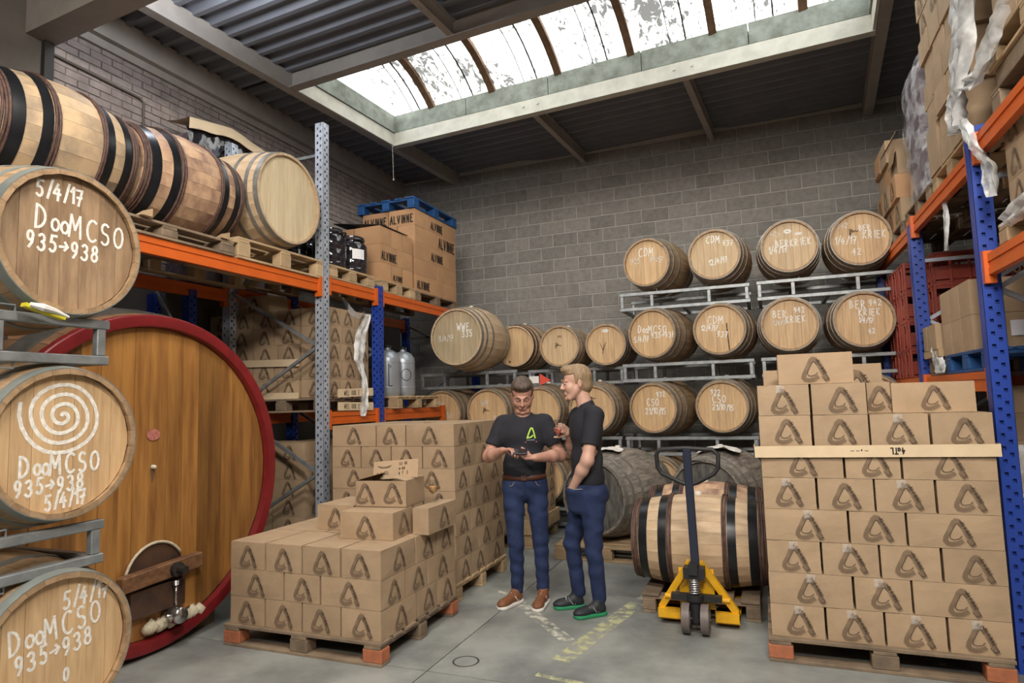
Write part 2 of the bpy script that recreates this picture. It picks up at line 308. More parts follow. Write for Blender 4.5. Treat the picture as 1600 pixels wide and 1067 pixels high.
# ---- a small hand-drawn stroke alphabet (0..1 wide, 0..1 high)
def arc(cx, cz, rx, rz, a0, a1, n=8): return [(cx + rx * math.cos(R_(a0 + (a1 - a0) * i / n)), cz + rz * math.sin(R_(a0 + (a1 - a0) * i / n))) for i in range(n + 1)]
G = {
 '0': [arc(.4, .5, .3, .48, 90, 450, 12)], '1': [[(.15, .7), (.42, 1), (.42, 0)]], '2': [arc(.4, .72, .28, .27, 160, -30, 7) + [(.1, 0), (.75, .02)]],
 '3': [arc(.38, .75, .27, .24, 150, -80, 7) + arc(.38, .27, .32, .27, 80, -150, 7)], '4': [[(.5, 1), (.1, .4), (.75, .4)], [(.58, .7), (.5, 0)]],
 '5': [[(.7, 1), (.25, .98), (.2, .58)] + arc(.38, .3, .3, .3, 110, -140, 8)], '6': [[(.6, 1), (.25, .6)] + arc(.4, .28, .28, .28, 150, -210, 10)],
 '7': [[(.08, .97), (.7, 1), (.35, 0)], [(.2, .5), (.65, .55)]], '8': [arc(.4, .75, .24, .24, -90, 270, 10), arc(.4, .26, .3, .26, 90, 450, 10)],
 '9': [arc(.4, .7, .26, .28, 0, 360, 10), [(.66, .75), (.6, .3), (.35, 0)]], '/': [[(.1, -.1), (.55, 1.1)]], '>': [[(0, .42), (.75, .5)], [(.5, .75), (.8, .5), (.5, .25)]],
 'A': [[(.0, 0), (.4, 1), (.75, 0)], [(.15, .38), (.62, .38)]], 'B': [[(.1, 0), (.1, 1)], arc(.1, .76, .42, .24, 90, -90, 6), arc(.1, .27, .55, .27, 90, -90, 6)],
 'C': [arc(.5, .5, .42, .5, 55, 310, 10)], 'D': [[(.1, 0), (.1, 1)], arc(.1, .5, .62, .5, 90, -90, 9)], 'E': [[(.65, 1), (.1, 1), (.1, 0), (.68, 0)], [(.1, .52), (.5, .54)]],
 'I': [[(.3, 0), (.3, 1)]], 'J': [[(.6, 1), (.6, .2), (.35, 0), (.1, .15)]], 'K': [[(.1, 0), (.1, 1)], [(.65, 1), (.12, .45), (.7, 0)]], 'L': [[(.1, 1), (.1, 0), (.62, 0)]],
 'M': [[(.0, 0), (.1, 1), (.42, .35), (.75, 1), (.85, 0)]], 'N': [[(.1, 0), (.1, 1), (.65, 0), (.65, 1)]], 'O': [arc(.42, .5, .36, .48, 90, 450, 12)], 'o': [arc(.35, .25, .26, .26, 90, 450, 9)],
 'R': [[(.1, 0), (.1, 1)], arc(.1, .74, .5, .26, 90, -90, 6), [(.25, .48), (.68, 0)]], 'S': [arc(.4, .75, .28, .24, 40, 270, 7) + arc(.4, .26, .3, .26, 90, -140, 7)],
 'T': [[(.0, 1), (.75, 1)], [(.38, 1), (.38, 0)]], 'V': [[(.0, 1), (.35, 0), (.75, 1)]], 'W': [[(.0, 1), (.2, 0), (.45, .7), (.65, 0), (.9, 1)]], 'H': [[(.1, 0), (.1, 1)], [(.65, 0), (.65, 1)], [(.1, .5), (.65, .5)]],
 'Z': [[(.05, 1), (.65, 1), (.05, 0), (.7, 0)]], 'a': [arc(.3, .25, .24, .25, 0, 360, 9), [(.55, .5), (.55, 0)]], 'a': [arc(.3, .25, .24, .25, 0, 360, 9), [(.55, .5), (.55, 0)]], '-': [[(.1, .5), (.6, .5)]], ' ': [], '.': [[(.2, 0), (.24, .04)]],
 '~': [[(0, .6), (.1, .75), (.5, .7), (.15, .5), (.1, .2), (.35, .6), (.5, .35), (.62, .6), (.8, .4), (1.0, .55), (1.2, .42), (1.5, .5)], [(.3, .3), (.1, 0)]]}
def text_polys(txt, h, x=0, z=0, rot=0, adv=0.66, jit=0.0, asp=0.60):
    out = []; cx = 0; c, s_ = math.cos(R_(rot)), math.sin(R_(rot)); rr = random.Random(sum(map(ord, txt)))
    for ch in txt:
        j = (rr.random() - .5) * jit
        for p in G.get(ch, []):
            q = [((cx + px * asp) * h, (pz + j) * h) for px, pz in p]
            out.append([(x + a * c - b * s_, z + a * s_ + b * c) for a, b in q])
        cx += (0.55 if ch in '/1I' else 0.62 if ch in 'oa' else 1.0) * adv * (1.15 if ch in 'MW' else 1)
    return out

# ================================================================== ROOM
WL, WR, WB, WF, ZT = -5.8, 3.4, 9.45, -5.0, 5.46
fl = struct('floor', MB().box(WL - .2, WR + .2, WF - .2, WB + .2, -0.12, -0.012).mesh('floor_base', M['joint']))
xe = [WL, -2.03, 1.62, WR]; ye = [WF, -0.4, 3.56, 7.35, WB]
for i in range(3):
    for j in range(4):
        link('concrete_slab', MB().box(xe[i] + .004, xe[i + 1] - .004, ye[j] + .004, ye[j + 1] - .004, -0.02, 0).mesh('slab', M['floorm']), fl)
dm = MB().lathe([(0.074, 0.0006), (0.080, 0.0012), (0.086, 0.0006)], 28)
struct('drain_ring', dm.mesh('drain', M['joint']), loc=(-1.865, 3.765, 0))
def strip(a, b, wd, m, nm):
    a = Vector((*a, .0012)); b = Vector((*b, .0012)); n = (b - a).normalized().cross(Vector((0, 0, 1))) * wd / 2
    return link(nm, MB().add([a - n, b - n, b + n, a + n], [(0, 1, 2, 3)]).mesh(nm, m), fl)
strip((-2.22, 5.22), (-1.35, 4.28), .10, M['paint_w'], 'painted_line')
strip((-1.06, 5.2), (-1.30, 3.95), .13, M['paint_y'], 'painted_line')
strip((-0.95, 5.9), (-1.04, 5.3), .09, M['paint_w'], 'painted_line')
strip((-1.38, 3.72), (-0.95, 3.66), .05, M['paint_y'], 'painted_line')
# walls
wb = struct('wall_back', MB().box(WL - .3, WR + .3, WB, WB + .25, 0, ZT + .3).mesh('wall_back', M['mortar']))
blk = []
for v in range(5):
    rr = random.Random(v); bm = bmesh.new(); bmesh.ops.create_cube(bm, size=1); 
    for q in bm.verts: q.co = Vector((q.co.x * .388, q.co.y * .03, q.co.z * .188))
    bmesh.ops.bevel(bm, geom=[e for e in bm.edges if all(x.co.y < 0 for x in e.verts)], offset=.005, segments=1, affect='EDGES')
    for q in bm.verts: q.co += Vector((rr.uniform(-.002, .002), rr.uniform(-.0015, .0015), rr.uniform(-.002, .002)))
    me = bpy.data.meshes.new('block'); bm.to_mesh(me); bm.free(); me.materials.append(M['block']); blk.append(me)
rest = MB(); nb = 0
for r in range(27):
    z = 0.10 + r * .2
    off = (r % 2) * .2
    for c in range(24):
        x = WL + .2 + off + c * .4
        if x > WR + .1: continue
        if z > 2.45 and -5.3 < x < 2.25 and nb < 300:
            dy = random.uniform(-.002, .002)
            o = link('concrete_block', blk[random.randrange(5)], wb, (x, WB + .006 + dy, z)); nb += 1
        elif z < 5.45: rest.box(x - .194, x + .194, WB - .008, WB + .01, z - .094, z + .094)
o = link('concrete_blocks', rest.mesh('blocks_rest', M['block']), wb); o['kind'] = 'stuff'
wl = struct('wall_left', MB().box(WL - .3, WL, WF, WB, 0, ZT + .3).mesh('wall_left', M['plaster']))
link('painted_backing', MB().box(WL, WL + .006, 3.6, 9.44, 4.33, 5.15).box(WL, WL + .006, 3.6, 6.55, 3.0, 4.33).box(WL, WL + .006, 8.25, 9.44, 3.0, 4.33).mesh('backing', M['brick_joint']), wl)
bk = MB(); r = 0; z = 3.0
while z < 5.18:
    y = 3.62 - (r % 2) * .11
    while y < 9.44:
        y1 = min(y + .212, 9.44); y0 = max(y, 3.6)
        if not (z < 4.33 and 6.55 < (y0 + y1) / 2 < 8.25):
            d = random.uniform(-.004, .006)
            bk.box(WL, WL + .012 + d, y0 + .003, y1 - .003, z + .003 + random.uniform(-.001, .001), z + .066)
        y += .22
    z += .074; r += 1
o = link('painted_bricks', bk.mesh('bricks', M['brick']), wl); o['kind'] = 'stuff'
link('pilaster', MB().box(WL, WL + .05, 3.52, 3.60, 3.0, 5.1).mesh('pilaster', M['iron']), wl)
struct('wall_right', MB().box(WR, WR + .3, WF, WB, 0, ZT + .3).mesh('wall_right', M['plaster']))
struct('wall_front', MB().box(WL - .3, WR + .3, WF - .3, WF, 0, ZT + .3).mesh('wall_front', M['plaster']))
# cornice beam along the left wall and a conduit under it
struct('trim_1', MB().box(WL, WL + .12, 3.55, WB, 5.20, 5.46).box(WL, WL + .05, 3.55, WB, 5.12, 5.20).mesh('cornice', M['beam']))
link('conduit', MB().tube([(WL + .035, 3.6, 4.83), (WL + .035, 4.45, 4.80), (WL + .035, 4.5, 4.77), (WL + .035, 4.5, 4.1)], .012, 6).mesh('conduit', M['plaster'], True), wl)
win = struct('window_1', MB().box(WL - .02, WL + .06, 6.55, 8.25, 4.20, 4.30).box(WL - .02, WL + .06, 6.55, 8.25, 3.2, 3.28).box(WL - .02, WL + .06, 6.55, 6.65, 3.28, 4.2).box(WL - .02, WL + .06, 8.15, 8.25, 3.28, 4.2).mesh('window_frame', M['beam']))
link('pane', MB().box(WL + .001, WL + .012, 6.65, 8.15, 3.28, 4.2).mesh('pane', M['hole']), win)
# ---- roof, in a frame turned 4 degrees like the roof of the photo
RT = Matrix.Translation((-4.73, 7.56, 0)) @ Matrix.Rotation(R_(-4.04), 4, 'Z')
def rstruct(name, mb, m, parent=None, kind='structure'):
    o = link(name, mb.mesh(name, m), parent)
    if parent is None: o.matrix_world = RT; o['kind'] = 'structure'
    return o
def corr(a0, a1, b0, b1, z):
    mb = MB(); p = .2; vs = []; b = b0
    prof = []
    k = math.floor(b0 / p)
    while k * p < b1 + p:
        for db, dz in ((0, 0), (.05, 0), (.085, .065), (.165, .065)): prof.append((k * p + db, dz))
        k += 1
    prof = [(min(max(b, b0), b1), dz) for b, dz in prof]
    n = len(prof)
    vs = [(a0, b, z + dz) for b, dz in prof] + [(a1, b, z + dz) for b, dz in prof]
    mb.add(vs, [(i, i + 1, n + i + 1, n + i) for i in range(n - 1)])
    return mb
ce = rstruct('ceiling', corr(-1.6, 9.3, 0.06, 2.9, 5.43), M['roof'])
for a0, a1, b0, b1 in ((-1.6, -.06, -1.9, .06), (5.96, 9.3, -1.9, .06), (-1.6, 9.3, -14.0, -1.9)):
    link('roof_sheet', corr(a0, a1, b0, b1, 5.43).mesh('roof_sheet', M['roof']), ce)
link('roof_cover', MB().box(-2, 9.5, .1, 3.2, 5.6, 5.64).box(-2, 9.5, -14.5, -1.95, 5.6, 5.64).box(-2, -.1, -1.95, .1, 5.6, 5.64).box(6.0, 9.5, -1.95, .1, 5.6, 5.64).mesh('roof_cover', M['roof']), ce)
# main cross beam and purlins
def ibeam(a0, b0, a1, b1, z0, h, wd, m, nm):
    mb = MB(); t = .014
    dx, dy = a1 - a0, b1 - b0; L = math.hypot(dx, dy); T = Matrix.Translation((a0, b0, 0)) @ Matrix.Rotation(math.atan2(dy, dx), 4, 'Z')
    mb.box(0, L, -wd / 2, wd / 2, z0, z0 + t, T).box(0, L, -wd / 2, wd / 2, z0 + h - t, z0 + h, T).box(0, L, -t / 2, t / 2, z0 + t, z0 + h - t, T)
    return rstruct(nm, mb, m)
def chan(a0, b0, a1, b1, z0, h, wd, m, nm):
    mb = MB(); dx, dy = a1 - a0, b1 - b0; L = math.hypot(dx, dy); T = Matrix.Translation((a0, b0, 0)) @ Matrix.Rotation(math.atan2(dy, dx), 4, 'Z')
    mb.box(0, L, -wd / 2, wd / 2, z0, z0 + h, T); return rstruct(nm, mb, m)
chan(-1.5, -4.12, 8.6, -4.12, 4.92, .34, .24, M['beam'], 'trim_2')
n = 3
for a, b0, b1 in ((-.06, -4.0, 1.98), (2.15, .03, 2.12), (4.06, .03, 2.2), (6.04, -4.0, 2.3), (2.15, -4.0, -1.9), (4.06, -4.0, -1.9)):
    wd = .11 if a in (-.06, 6.04) else .075
    if wd > .1: chan(a, b0, a, b1, 5.25, .2, wd, M['beam'], 'trim_%d' % n)
    else: ibeam(a, b0, a, b1, 5.26, .17, wd, M['beam'], 'trim_%d' % n)
    n += 1
for a in (-.06, 2.15, 4.06, 6.04, 8.0): ibeam(a, -13, a, -4.2, 5.26, .17, .08, M['beam'], 'trim_%d' % n); n += 1
# skylight surround: cream channel, rough kerb, vaulted sheets and ribs
cf = MB().box(0, 5.98, 0, .06, 5.25, 5.43).box(0, 5.98, -.02, .09, 5.235, 5.25).box(0, .03, -1.85, 0, 5.25, 5.43).box(5.95, 5.98, -1.85, 0, 5.25, 5.43)
ft = rstruct('trim_%d' % n, cf, M['cream']); n += 1
for a in (2.05, 2.25, 3.96, 4.16): link('bolt', MB().lathe([(0, -.012), (.014, -.012), (.016, 0)], 8, Matrix.Translation((a, 0, 5.35)) , 'y').mesh('bolt', M['cream']), ft)
nb_ = ibeam(-.0, -1.9, 5.98, -1.9, 5.25, .26, .12, M['beam'], 'trim_%d' % n); n += 1
kb = MB()
for i in range(5): kb.box(.02 + i * 1.19, 1.2 + i * 1.19, .0, .07, 5.435, 5.68)
kb.box(0, .05, -1.85, 0, 5.435, 5.68).box(5.93, 5.98, -1.85, 0, 5.435, 5.68).box(0, 5.98, -1.93, -1.87, 5.5, 5.68)
rstruct('trim_%d' % n, kb, M['kerb']); n += 1
sky = bpy.data.objects.new('window_2', None); COL.objects.link(sky); sky.matrix_world = RT; sky['kind'] = 'structure'
def vz(b): t = (b + 1.9) / 1.95; return 5.68 + .42 * max(0.0, math.sin(PI * min(max(t, 0), 1))) ** .8
edges = [0.0, .66, 1.60, 2.53, 3.46, 4.40, 5.33, 5.98]
for i in range(7):
    x0, x1 = edges[i], edges[i + 1]
    m_ = MB(); K = 14; sub = 3
    for j in range(K):
        b0 = -1.9 + 1.97 * j / K; b1 = -1.9 + 1.97 * (j + 1) / K
        for s_ in range(sub):
            xa = x0 + (x1 - x0) * s_ / sub; xb = x0 + (x1 - x0) * (s_ + 1) / sub
            m_.add([(xa, b0, vz(b0)), (xb, b0, vz(b0)), (xb, b1, vz(b1)), (xa, b1, vz(b1))], [(0, 1, 2, 3)])
    link('translucent_sheet', m_.mesh('sheet', M['panel'], True), sky)
    for k_ in (1, 2):
        xs = x0 + (x1 - x0) * (.30 + .12 * k_ * 1.6)
        link('sheet_seam', MB().tube([(xs, -1.9 + 1.97 * j / K, vz(-1.9 + 1.97 * j / K) - .012) for j in range(K + 1)], .007 if k_ == 1 else .012, 4).mesh('seam', M['iron']), sky)
for x in edges[1:-1]:
    link('skylight_rib', MB().tube([(x, -1.9 + 1.97 * j / K, vz(-1.9 + 1.97 * j / K) - .03) for j in range(K + 1)], .062, 4).mesh('rib', M['rib']), sky)
link('cobweb_string', MB().tube([(0.02, -.02, 5.23), (.03, -.02, 4.75)], .003, 4).tube([(0.03, -.02, 4.76), (.03, -.02, 4.74)], .01, 5).mesh('string', M['cork']), sky)

# ================================================================== PALLET RACKS
_face = {}
def ladder(wd, h, hx, mb, T, pitch=.075, hs=.02):
    # a perforated flange: strips with two columns of real slots; local x = width, z up, thin in y
    xs = [0, wd * .22, wd * .22 + hs, wd * .78 - hs, wd * .78, wd]
    for i in (0, 2, 4): mb.box(xs[i], xs[i + 1], 0, .002, 0, h, T)
    n = int(h / pitch)
    for i in (1, 3):
        for k in range(n + 1):
            z0 = k * pitch + (0 if i == 1 else pitch / 2); mb.box(xs[i], xs[i + 1], 0, .002, z0, min(z0 + pitch - hs * 1.25, h), T)
def post_mesh(h, wd=.10, dp=.09):
    mb = MB()
    ladder(wd, h, 0, mb, Matrix.Translation((-wd / 2, -dp / 2, 0)))
    ladder(dp, h, 0, mb, Matrix.Translation((wd / 2, -dp / 2, 0)) @ Matrix.Rotation(PI / 2, 4, 'Z'))
    mb.box(-wd / 2, -wd / 2 + .002, -dp / 2, dp / 2, 0, h).box(-wd / 2, wd / 2, dp / 2 - .012, dp / 2 - .01, 0, h).box(-wd / 2 + .02, wd / 2 - .012, -dp / 2 + .02, -dp / 2 + .022, 0, h)
    return mb
def rack_frame(label, x0, x1, y, h, m, m2, sgn=1, zs=None):
    # an upright frame: two posts and its bracing; x0 = aisle side, x1 = wall side
    t = thing('rack_frame', label, 'rack frame', ((x0 + x1) / 2, y, 0))
    d = (x0 - x1) / 2
    for s in (1, -1):
        o = link('upright', post_mesh(h).mesh('post', m), t, (d * s, 0, 0))
        fp = link('foot_plate', MB().box(-.07, .07, -.07, .07, 0, .008).mesh('foot', m), t, (d * s, 0, 0))
    zz = .35; k = 0
    while zz + .62 < h + .1:
        a = (d if k % 2 else -d); link('brace', MB().bar((a * .93, 0, zz), (-a * .93, 0, zz + .62), .03, .03).mesh('brace', m2), t); zz += .62; k += 1
    link('brace', MB().bar((-d, 0, .2), (d, 0, .2), .03, .03).mesh('brace', m2), t)
    link('brace', MB().bar((-d, 0, h - .32), (d, 0, h - .32), .03, .03).mesh('brace', m2), t)
    return t
def rack_beam(label, x, y0, y1, ztop, m, side, h=.125, group=None):
    t = thing('rack_beam', label, 'rack beam', (x, (y0 + y1) / 2, ztop - h), 0, group)
    L = (y1 - y0) / 2
    mb = MB().box(-.022, .022, -L, L, 0, h * .33).box(-.014, .014, -L, L, h * .33, h * .62).box(-.022, .022, -L, L, h * .62, h)
    link('beam', mb.mesh('beam', m), t)
    for s in (-1, 1): link('end_connector', MB().box(-.03 + side * .012, .03 + side * .012, -.03, .03, -.05, h + .02).mesh('conn', m), t, (0, s * (L + .01), 0))
    return t
# left rack along the painted brick wall
XA, XB = -4.05, -5.25
rack_frame('galvanised perforated rack upright frame between the big vat and the carton stacks', XA, XB, 5.15, 4.47, M['galv_post'], M['galv'])
rack_frame('blue rack upright frame beside the two steel kegs', XA, XB, 6.12, 2.95, M['blue'], M['galv'])
rack_frame('blue rack upright frame at the back wall, behind the barrel rack', XA, XB, 8.72, 2.95, M['blue'], M['galv'])
rack_frame('blue rack upright frame standing behind the top of the big vat', XB - .02, XB - .50, 4.66, 2.8, M['blue'], M['galv'])
rack_frame('blue rack upright frame behind the foreground barrels', XB - .02, XB - .50, 3.80, 2.8, M['blue'], M['galv'])
rack_beam('orange rack beam with pale stripes above the big vat', XA, 0.9, 5.08, 2.865, M['orange'], 1)
rack_beam('orange rack beam under the pallet of dark drums', XA, 5.22, 6.06, 2.9, M['orange'], 1)
rack_beam('orange rack beam under the brown lettered cartons by the back wall', XA, 6.18, 8.64, 2.9, M['orange'], 1)
rack_beam('shaded orange rear rack beam behind the vat, wall side', XB, 0.9, 5.08, 2.865, M['orange'], -1)
rack_beam('shaded orange rear rack beam above the hidden carton stacks, wall side', XB, 5.22, 8.64, 2.9, M['orange'], -1)
rack_beam('low orange rack beam under the strip-banded carton stack', XA, 5.22, 6.06, 1.56, M['orange'], 1)
rack_beam('low orange rack beam under the pallet of steel kegs', XA, 6.18, 7.60, 1.56, M['orange'], 1)
rack_beam('low orange rear rack beam behind the keg pallet', XB, 5.22, 7.60, 1.56, M['orange'], -1)
# right rack
XC, XD = 1.28, 2.38
rack_frame('near blue rack upright frame beside the tall carton stack on the right', XC, XD, 4.62, 3.22, M['blue'], M['galv_post'])
rack_frame('far blue rack upright frame by the red crates', XC, XD, 6.45, 3.05, M['blue'], M['galv_post'])
rack_frame('blue rack upright frame at the far end of the right rack', XC, XD, 8.3, 3.05, M['blue'], M['galv_post'])
rack_beam('upper orange rack beam below the wrapped cartons on the right', XC, 4.69, 6.38, 3.10, M['orange'], -1)
rack_beam('upper orange rack beam at the far end of the right rack', XC, 6.52, 8.22, 3.08, M['orange'], -1)
rack_beam('upper orange rack beam nearest the camera at the picture edge', XC, 2.2, 4.55, 3.14, M['orange'], -1)
rack_beam('orange rack beam below the film-wrapped pallet at the right edge', XC, 2.2, 4.55, 2.41, M['orange'], -1)
rack_beam('low orange rack beam under the blue pallet on the right', XC, 4.69, 6.38, 1.72, M['orange'], -1)
rack_beam('rear orange rack beam under the blue pallet', XD, 4.69, 6.38, 1.72, M['orange'], 1)
rack_beam('low orange rack beam under the red crates', XC, 6.52, 8.22, 1.72, M['orange'], -1)
rack_beam('rear orange rack beam under the red crates', XD, 6.52, 8.22, 1.72, M['orange'], 1)
rack_beam('rear upper orange rack beam behind the wrapped cartons', XD, 4.69, 6.38, 3.10, M['orange'], 1)
rack_beam('rear upper orange rack beam at the far end of the right rack', XD, 6.52, 8.22, 3.08, M['orange'], 1)
rack_beam('rear orange rack beam behind the film-wrapped pallet at the right edge', XD, 2.2, 4.55, 2.41, M['orange'], 1)
rack_beam('rear upper orange rack beam at the right edge', XD, 2.2, 4.55, 3.14, M['orange'], 1)

# ================================================================== PALLETS
_pc = {}
def bmesh_box(nm, sx, sy, sz, m, bev=.003):
    k = (round(sx, 3), round(sy, 3), round(sz, 3), m.name)
    if k not in _pc:
        bm = bmesh.new(); bmesh.ops.create_cube(bm, size=1)
        for q in bm.verts: q.co = Vector((q.co.x * sx, q.co.y * sy, q.co.z * sz))
        bmesh.ops.bevel(bm, geom=list(bm.edges), offset=bev, segments=1, affect='EDGES')
        me = bpy.data.meshes.new(nm); bm.to_mesh(me); bm.free(); me.materials.append(m); _pc[k] = me
    return _pc[k]
def pallet(label, x0, y0, L, Wd, z0, m='pal', along='x', endm=None, group=None, h=.144):
    # L = length along the deck boards' direction; blocks and stringers like a standard pallet
    cx, cy = x0 + (L if along == 'x' else Wd) / 2, y0 + (Wd if along == 'x' else L) / 2
    t = thing('pallet', label, 'pallet', (cx, cy, z0), 0 if along == 'x' else PI / 2, group)
    mm = M[m]; n = 7 if Wd > .9 else 5
    for i in range(n):
        y = -Wd / 2 + .05 + (Wd - .10) * i / (n - 1); wd = .13 if i % 2 == 0 else .10
        y = min(max(y, -Wd / 2 + wd / 2), Wd / 2 - wd / 2)
        link('deck_board', bmesh_box('deck', L, wd, .021, mm), t, (0, y, h - .0105), (0, 0, random.uniform(-.004, .004)))
    for x in (-L / 2 + .07, 0, L / 2 - .07): link('stringer_board', bmesh_box('stringer', .12, Wd, .021, mm), t, (x, 0, h - .032))
    for i, y in enumerate((-Wd / 2 + .05, 0, Wd / 2 - .05)):
        link('bottom_board', bmesh_box('bottom', L, .10, .021, mm), t, (0, y, .0105))
        for j, x in enumerate((-L / 2 + .07, 0, L / 2 - .07)):
            corner = endm and i != 1 and j != 1
            b = link('block', bmesh_box('block', .14, .10, h - .063 - .0005, M[endm] if corner else mm, .005), t, (x, y, .021 + (h - .063) / 2))
            if corner: b['label'] = 'orange-red corner block'
    return t

# ================================================================== CARTONS
def logo_mesh(s, w=1.0):
    mb = MB(); mb.m = 1
    mb.strokes([[(.50, -.44), (.32, -.08), (.14, .34), (.08, .43), (-.01, .45), (-.09, .38), (-.24, .06), (-.37, -.20), (-.39, -.32), (-.32, -.41), (-.18, -.44), (.0, -.41), (.13, -.33)]], .17, y=0)
    mb.m = 0
    mb.strokes([[(.01, .33), (-.05, .26), (-.21, -.06), (-.24, -.16), (-.21, -.24), (-.10, -.27), (.04, -.24), (.15, -.14)], [(.01, .33), (.06, .31), (.12, .20)], [(.12, .44), (.21, .30), (.56, -.40)], [(.30, -.30), (.42, -.47), (.56, -.40)]], .027, y=-.0006)
    mb.strokes(text_polys('ALVINNE', .12, .12, .36, -65, adv=.86, asp=.7), .024, y=-.0009)
    for i, v in enumerate(mb.v): mb.v[i] = (v[0] * s * w, v[1], v[2] * s)
    return mb.mesh('stamp', [M['ink'], M['ink_soft']])
LOGO = {}
def logo(h, w):
    k = (round(h, 3), round(w, 2))
    if k not in LOGO: LOGO[k] = logo_mesh(h * .78, w)
    return LOGO[k]
_cm = {}
def carton_mesh(sx, sy, sz, m, var=0):
    k = (round(sx, 3), round(sy, 3), round(sz, 3), m.name, var)
    if k in _cm: return _cm[k]
    rr = random.Random(var * 31 + int(sx * 1000)); mb = MB(); n = 4; e = .003
    def face(o, u, v, nrm):
        vs = []
        b = rr.uniform(.0, .0058)
        for j in range(n + 1):
            for i in range(n + 1):
                a, c = i / n, j / n; d = b * 4 * a * (1 - a) * math.sin(PI * c) + (rr.uniform(-.0012, .0012) if 0 < i < n and 0 < j < n else 0)
                vs.append(tuple(Vector(o) + Vector(u) * a + Vector(v) * c + Vector(nrm) * d))
        mb.add(vs, [(j * (n + 1) + i, j * (n + 1) + i + 1, (j + 1) * (n + 1) + i + 1, (j + 1) * (n + 1) + i) for j in range(n) for i in range(n)])
    X, Y, Z = sx / 2, sy / 2, sz
    face((-X, -Y, 0), (2 * X, 0, 0), (0, 0, Z), (0, -1, 0)); face((X, -Y, 0), (0, 2 * Y, 0), (0, 0, Z), (1, 0, 0))
    face((X, Y, 0), (-2 * X, 0, 0), (0, 0, Z), (0, 1, 0)); face((-X, Y, 0), (0, -2 * Y, 0), (0, 0, Z), (-1, 0, 0))
    # top: two flaps meeting at a centre seam along the longer side, with a small groove
    if sx >= sy:
        for s in (-1, 1): mb.add([(-X, s * .0015, Z - .0005), (X, s * .0015, Z - .0005), (X, s * Y, Z), (-X, s * Y, Z)], [(0, 1, 2, 3) if s > 0 else (3, 2, 1, 0)])
        mb.add([(-X, -.0015, Z - .0005), (X, -.0015, Z - .0005), (X, .0015, Z - .0005), (-X, .0015, Z - .0005)], [(0, 1, 2, 3)])
    else:
        mb.box(-X, X, -Y, Y, Z - .002, Z - .0003)
    mb.add([(-X, -Y, 0), (X, -Y, 0), (X, Y, 0), (-X, Y, 0)], [(3, 2, 1, 0)])
    _cm[k] = mb.mesh('carton', m); return _cm[k]
TOPFLAP = {}
def carton(x0, x1, y0, y1, z0, h, label, group, marks='fr', m='kraft', rz=0.0, tape=False, name='cardboard_box', lh=None, cat='cardboard box', gap=.0065):
    sx, sy = x1 - x0 - gap * 2, y1 - y0 - gap * 2
    o = link(name, carton_mesh(sx, sy, h - .002, M[m], random.randrange(3)), None, ((x0 + x1) / 2, (y0 + y1) / 2, z0), (0, 0, rz + random.uniform(-.006, .006)))
    tag(o, label, cat, group)
    if 'f' in marks:
        lg = logo(lh or h, 1.0); link('printed_mark', lg, o, (random.uniform(-.012, .012), -sy / 2 - .0072, h * .47 + random.uniform(-.006, .006)))
    if 'r' in marks:
        lg = logo(lh or h, 1.0); link('printed_mark', lg, o, (sx / 2 + .0072, random.uniform(-.012, .012), h * .47 + random.uniform(-.006, .006)), (0, 0, PI / 2))
    if 'l' in marks:
        lg = logo(lh or h, 1.0); link('printed_mark', lg, o, (-sx / 2 - .0072, random.uniform(-.012, .012), h * .47), (0, 0, -PI / 2))
    if tape:
        key = 'tape'
        if key not in TOPFLAP: TOPFLAP[key] = MB().add([(-.025, -.0005, -.05), (.025, -.0005, -.045), (.024, -.0005, 0), (-.024, -.0005, 0)], [(0, 1, 2, 3)]).mesh('tape', M['tape'])
        link('clear_tape', TOPFLAP[key], o, (random.uniform(-.02, .02), -sy / 2 - .0080, h - .003))
    return o
BL, BS = .425, .30
def layer_boxes(kind, X0, Y0, W=1.24, D=1.04):
    """kind A: front row four short ends; kind B: long, short, long in front and the row of four at the back"""
    g = []; s4 = W / 4; Lg = (W - BS) / 2
    if kind == 'A':
        for i in range(4): g.append((X0 + s4 * i, X0 + s4 * (i + 1), Y0, Y0 + D - .6, ('front row', i)))
        for k in range(2):
            y = Y0 + D - .6 + .3 * k
            g.append((X0, X0 + Lg, y, y + .3, ('left side', k))); g.append((X0 + W - Lg, X0 + W, y, y + .3, ('right side', k)))
        g.append((X0 + Lg, X0 + W - Lg, Y0 + D - .6, Y0 + D - .17, ('middle', 0)))
    else:
        for k in range(2):
            y = Y0 + .3 * k
            g.append((X0, X0 + Lg, y, y + .3, ('front row' if k == 0 else 'left side', 0))); g.append((X0 + W - Lg, X0 + W, y, y + .3, ('front row' if k == 0 else 'right side', 2 if k == 0 else 0)))
        g.append((X0 + Lg, X0 + W - Lg, Y0, Y0 + .43, ('front row', 1)))
        for i in range(4): g.append((X0 + s4 * i, X0 + s4 * (i + 1), Y0 + .6, Y0 + D, ('back row', i)))
    return g
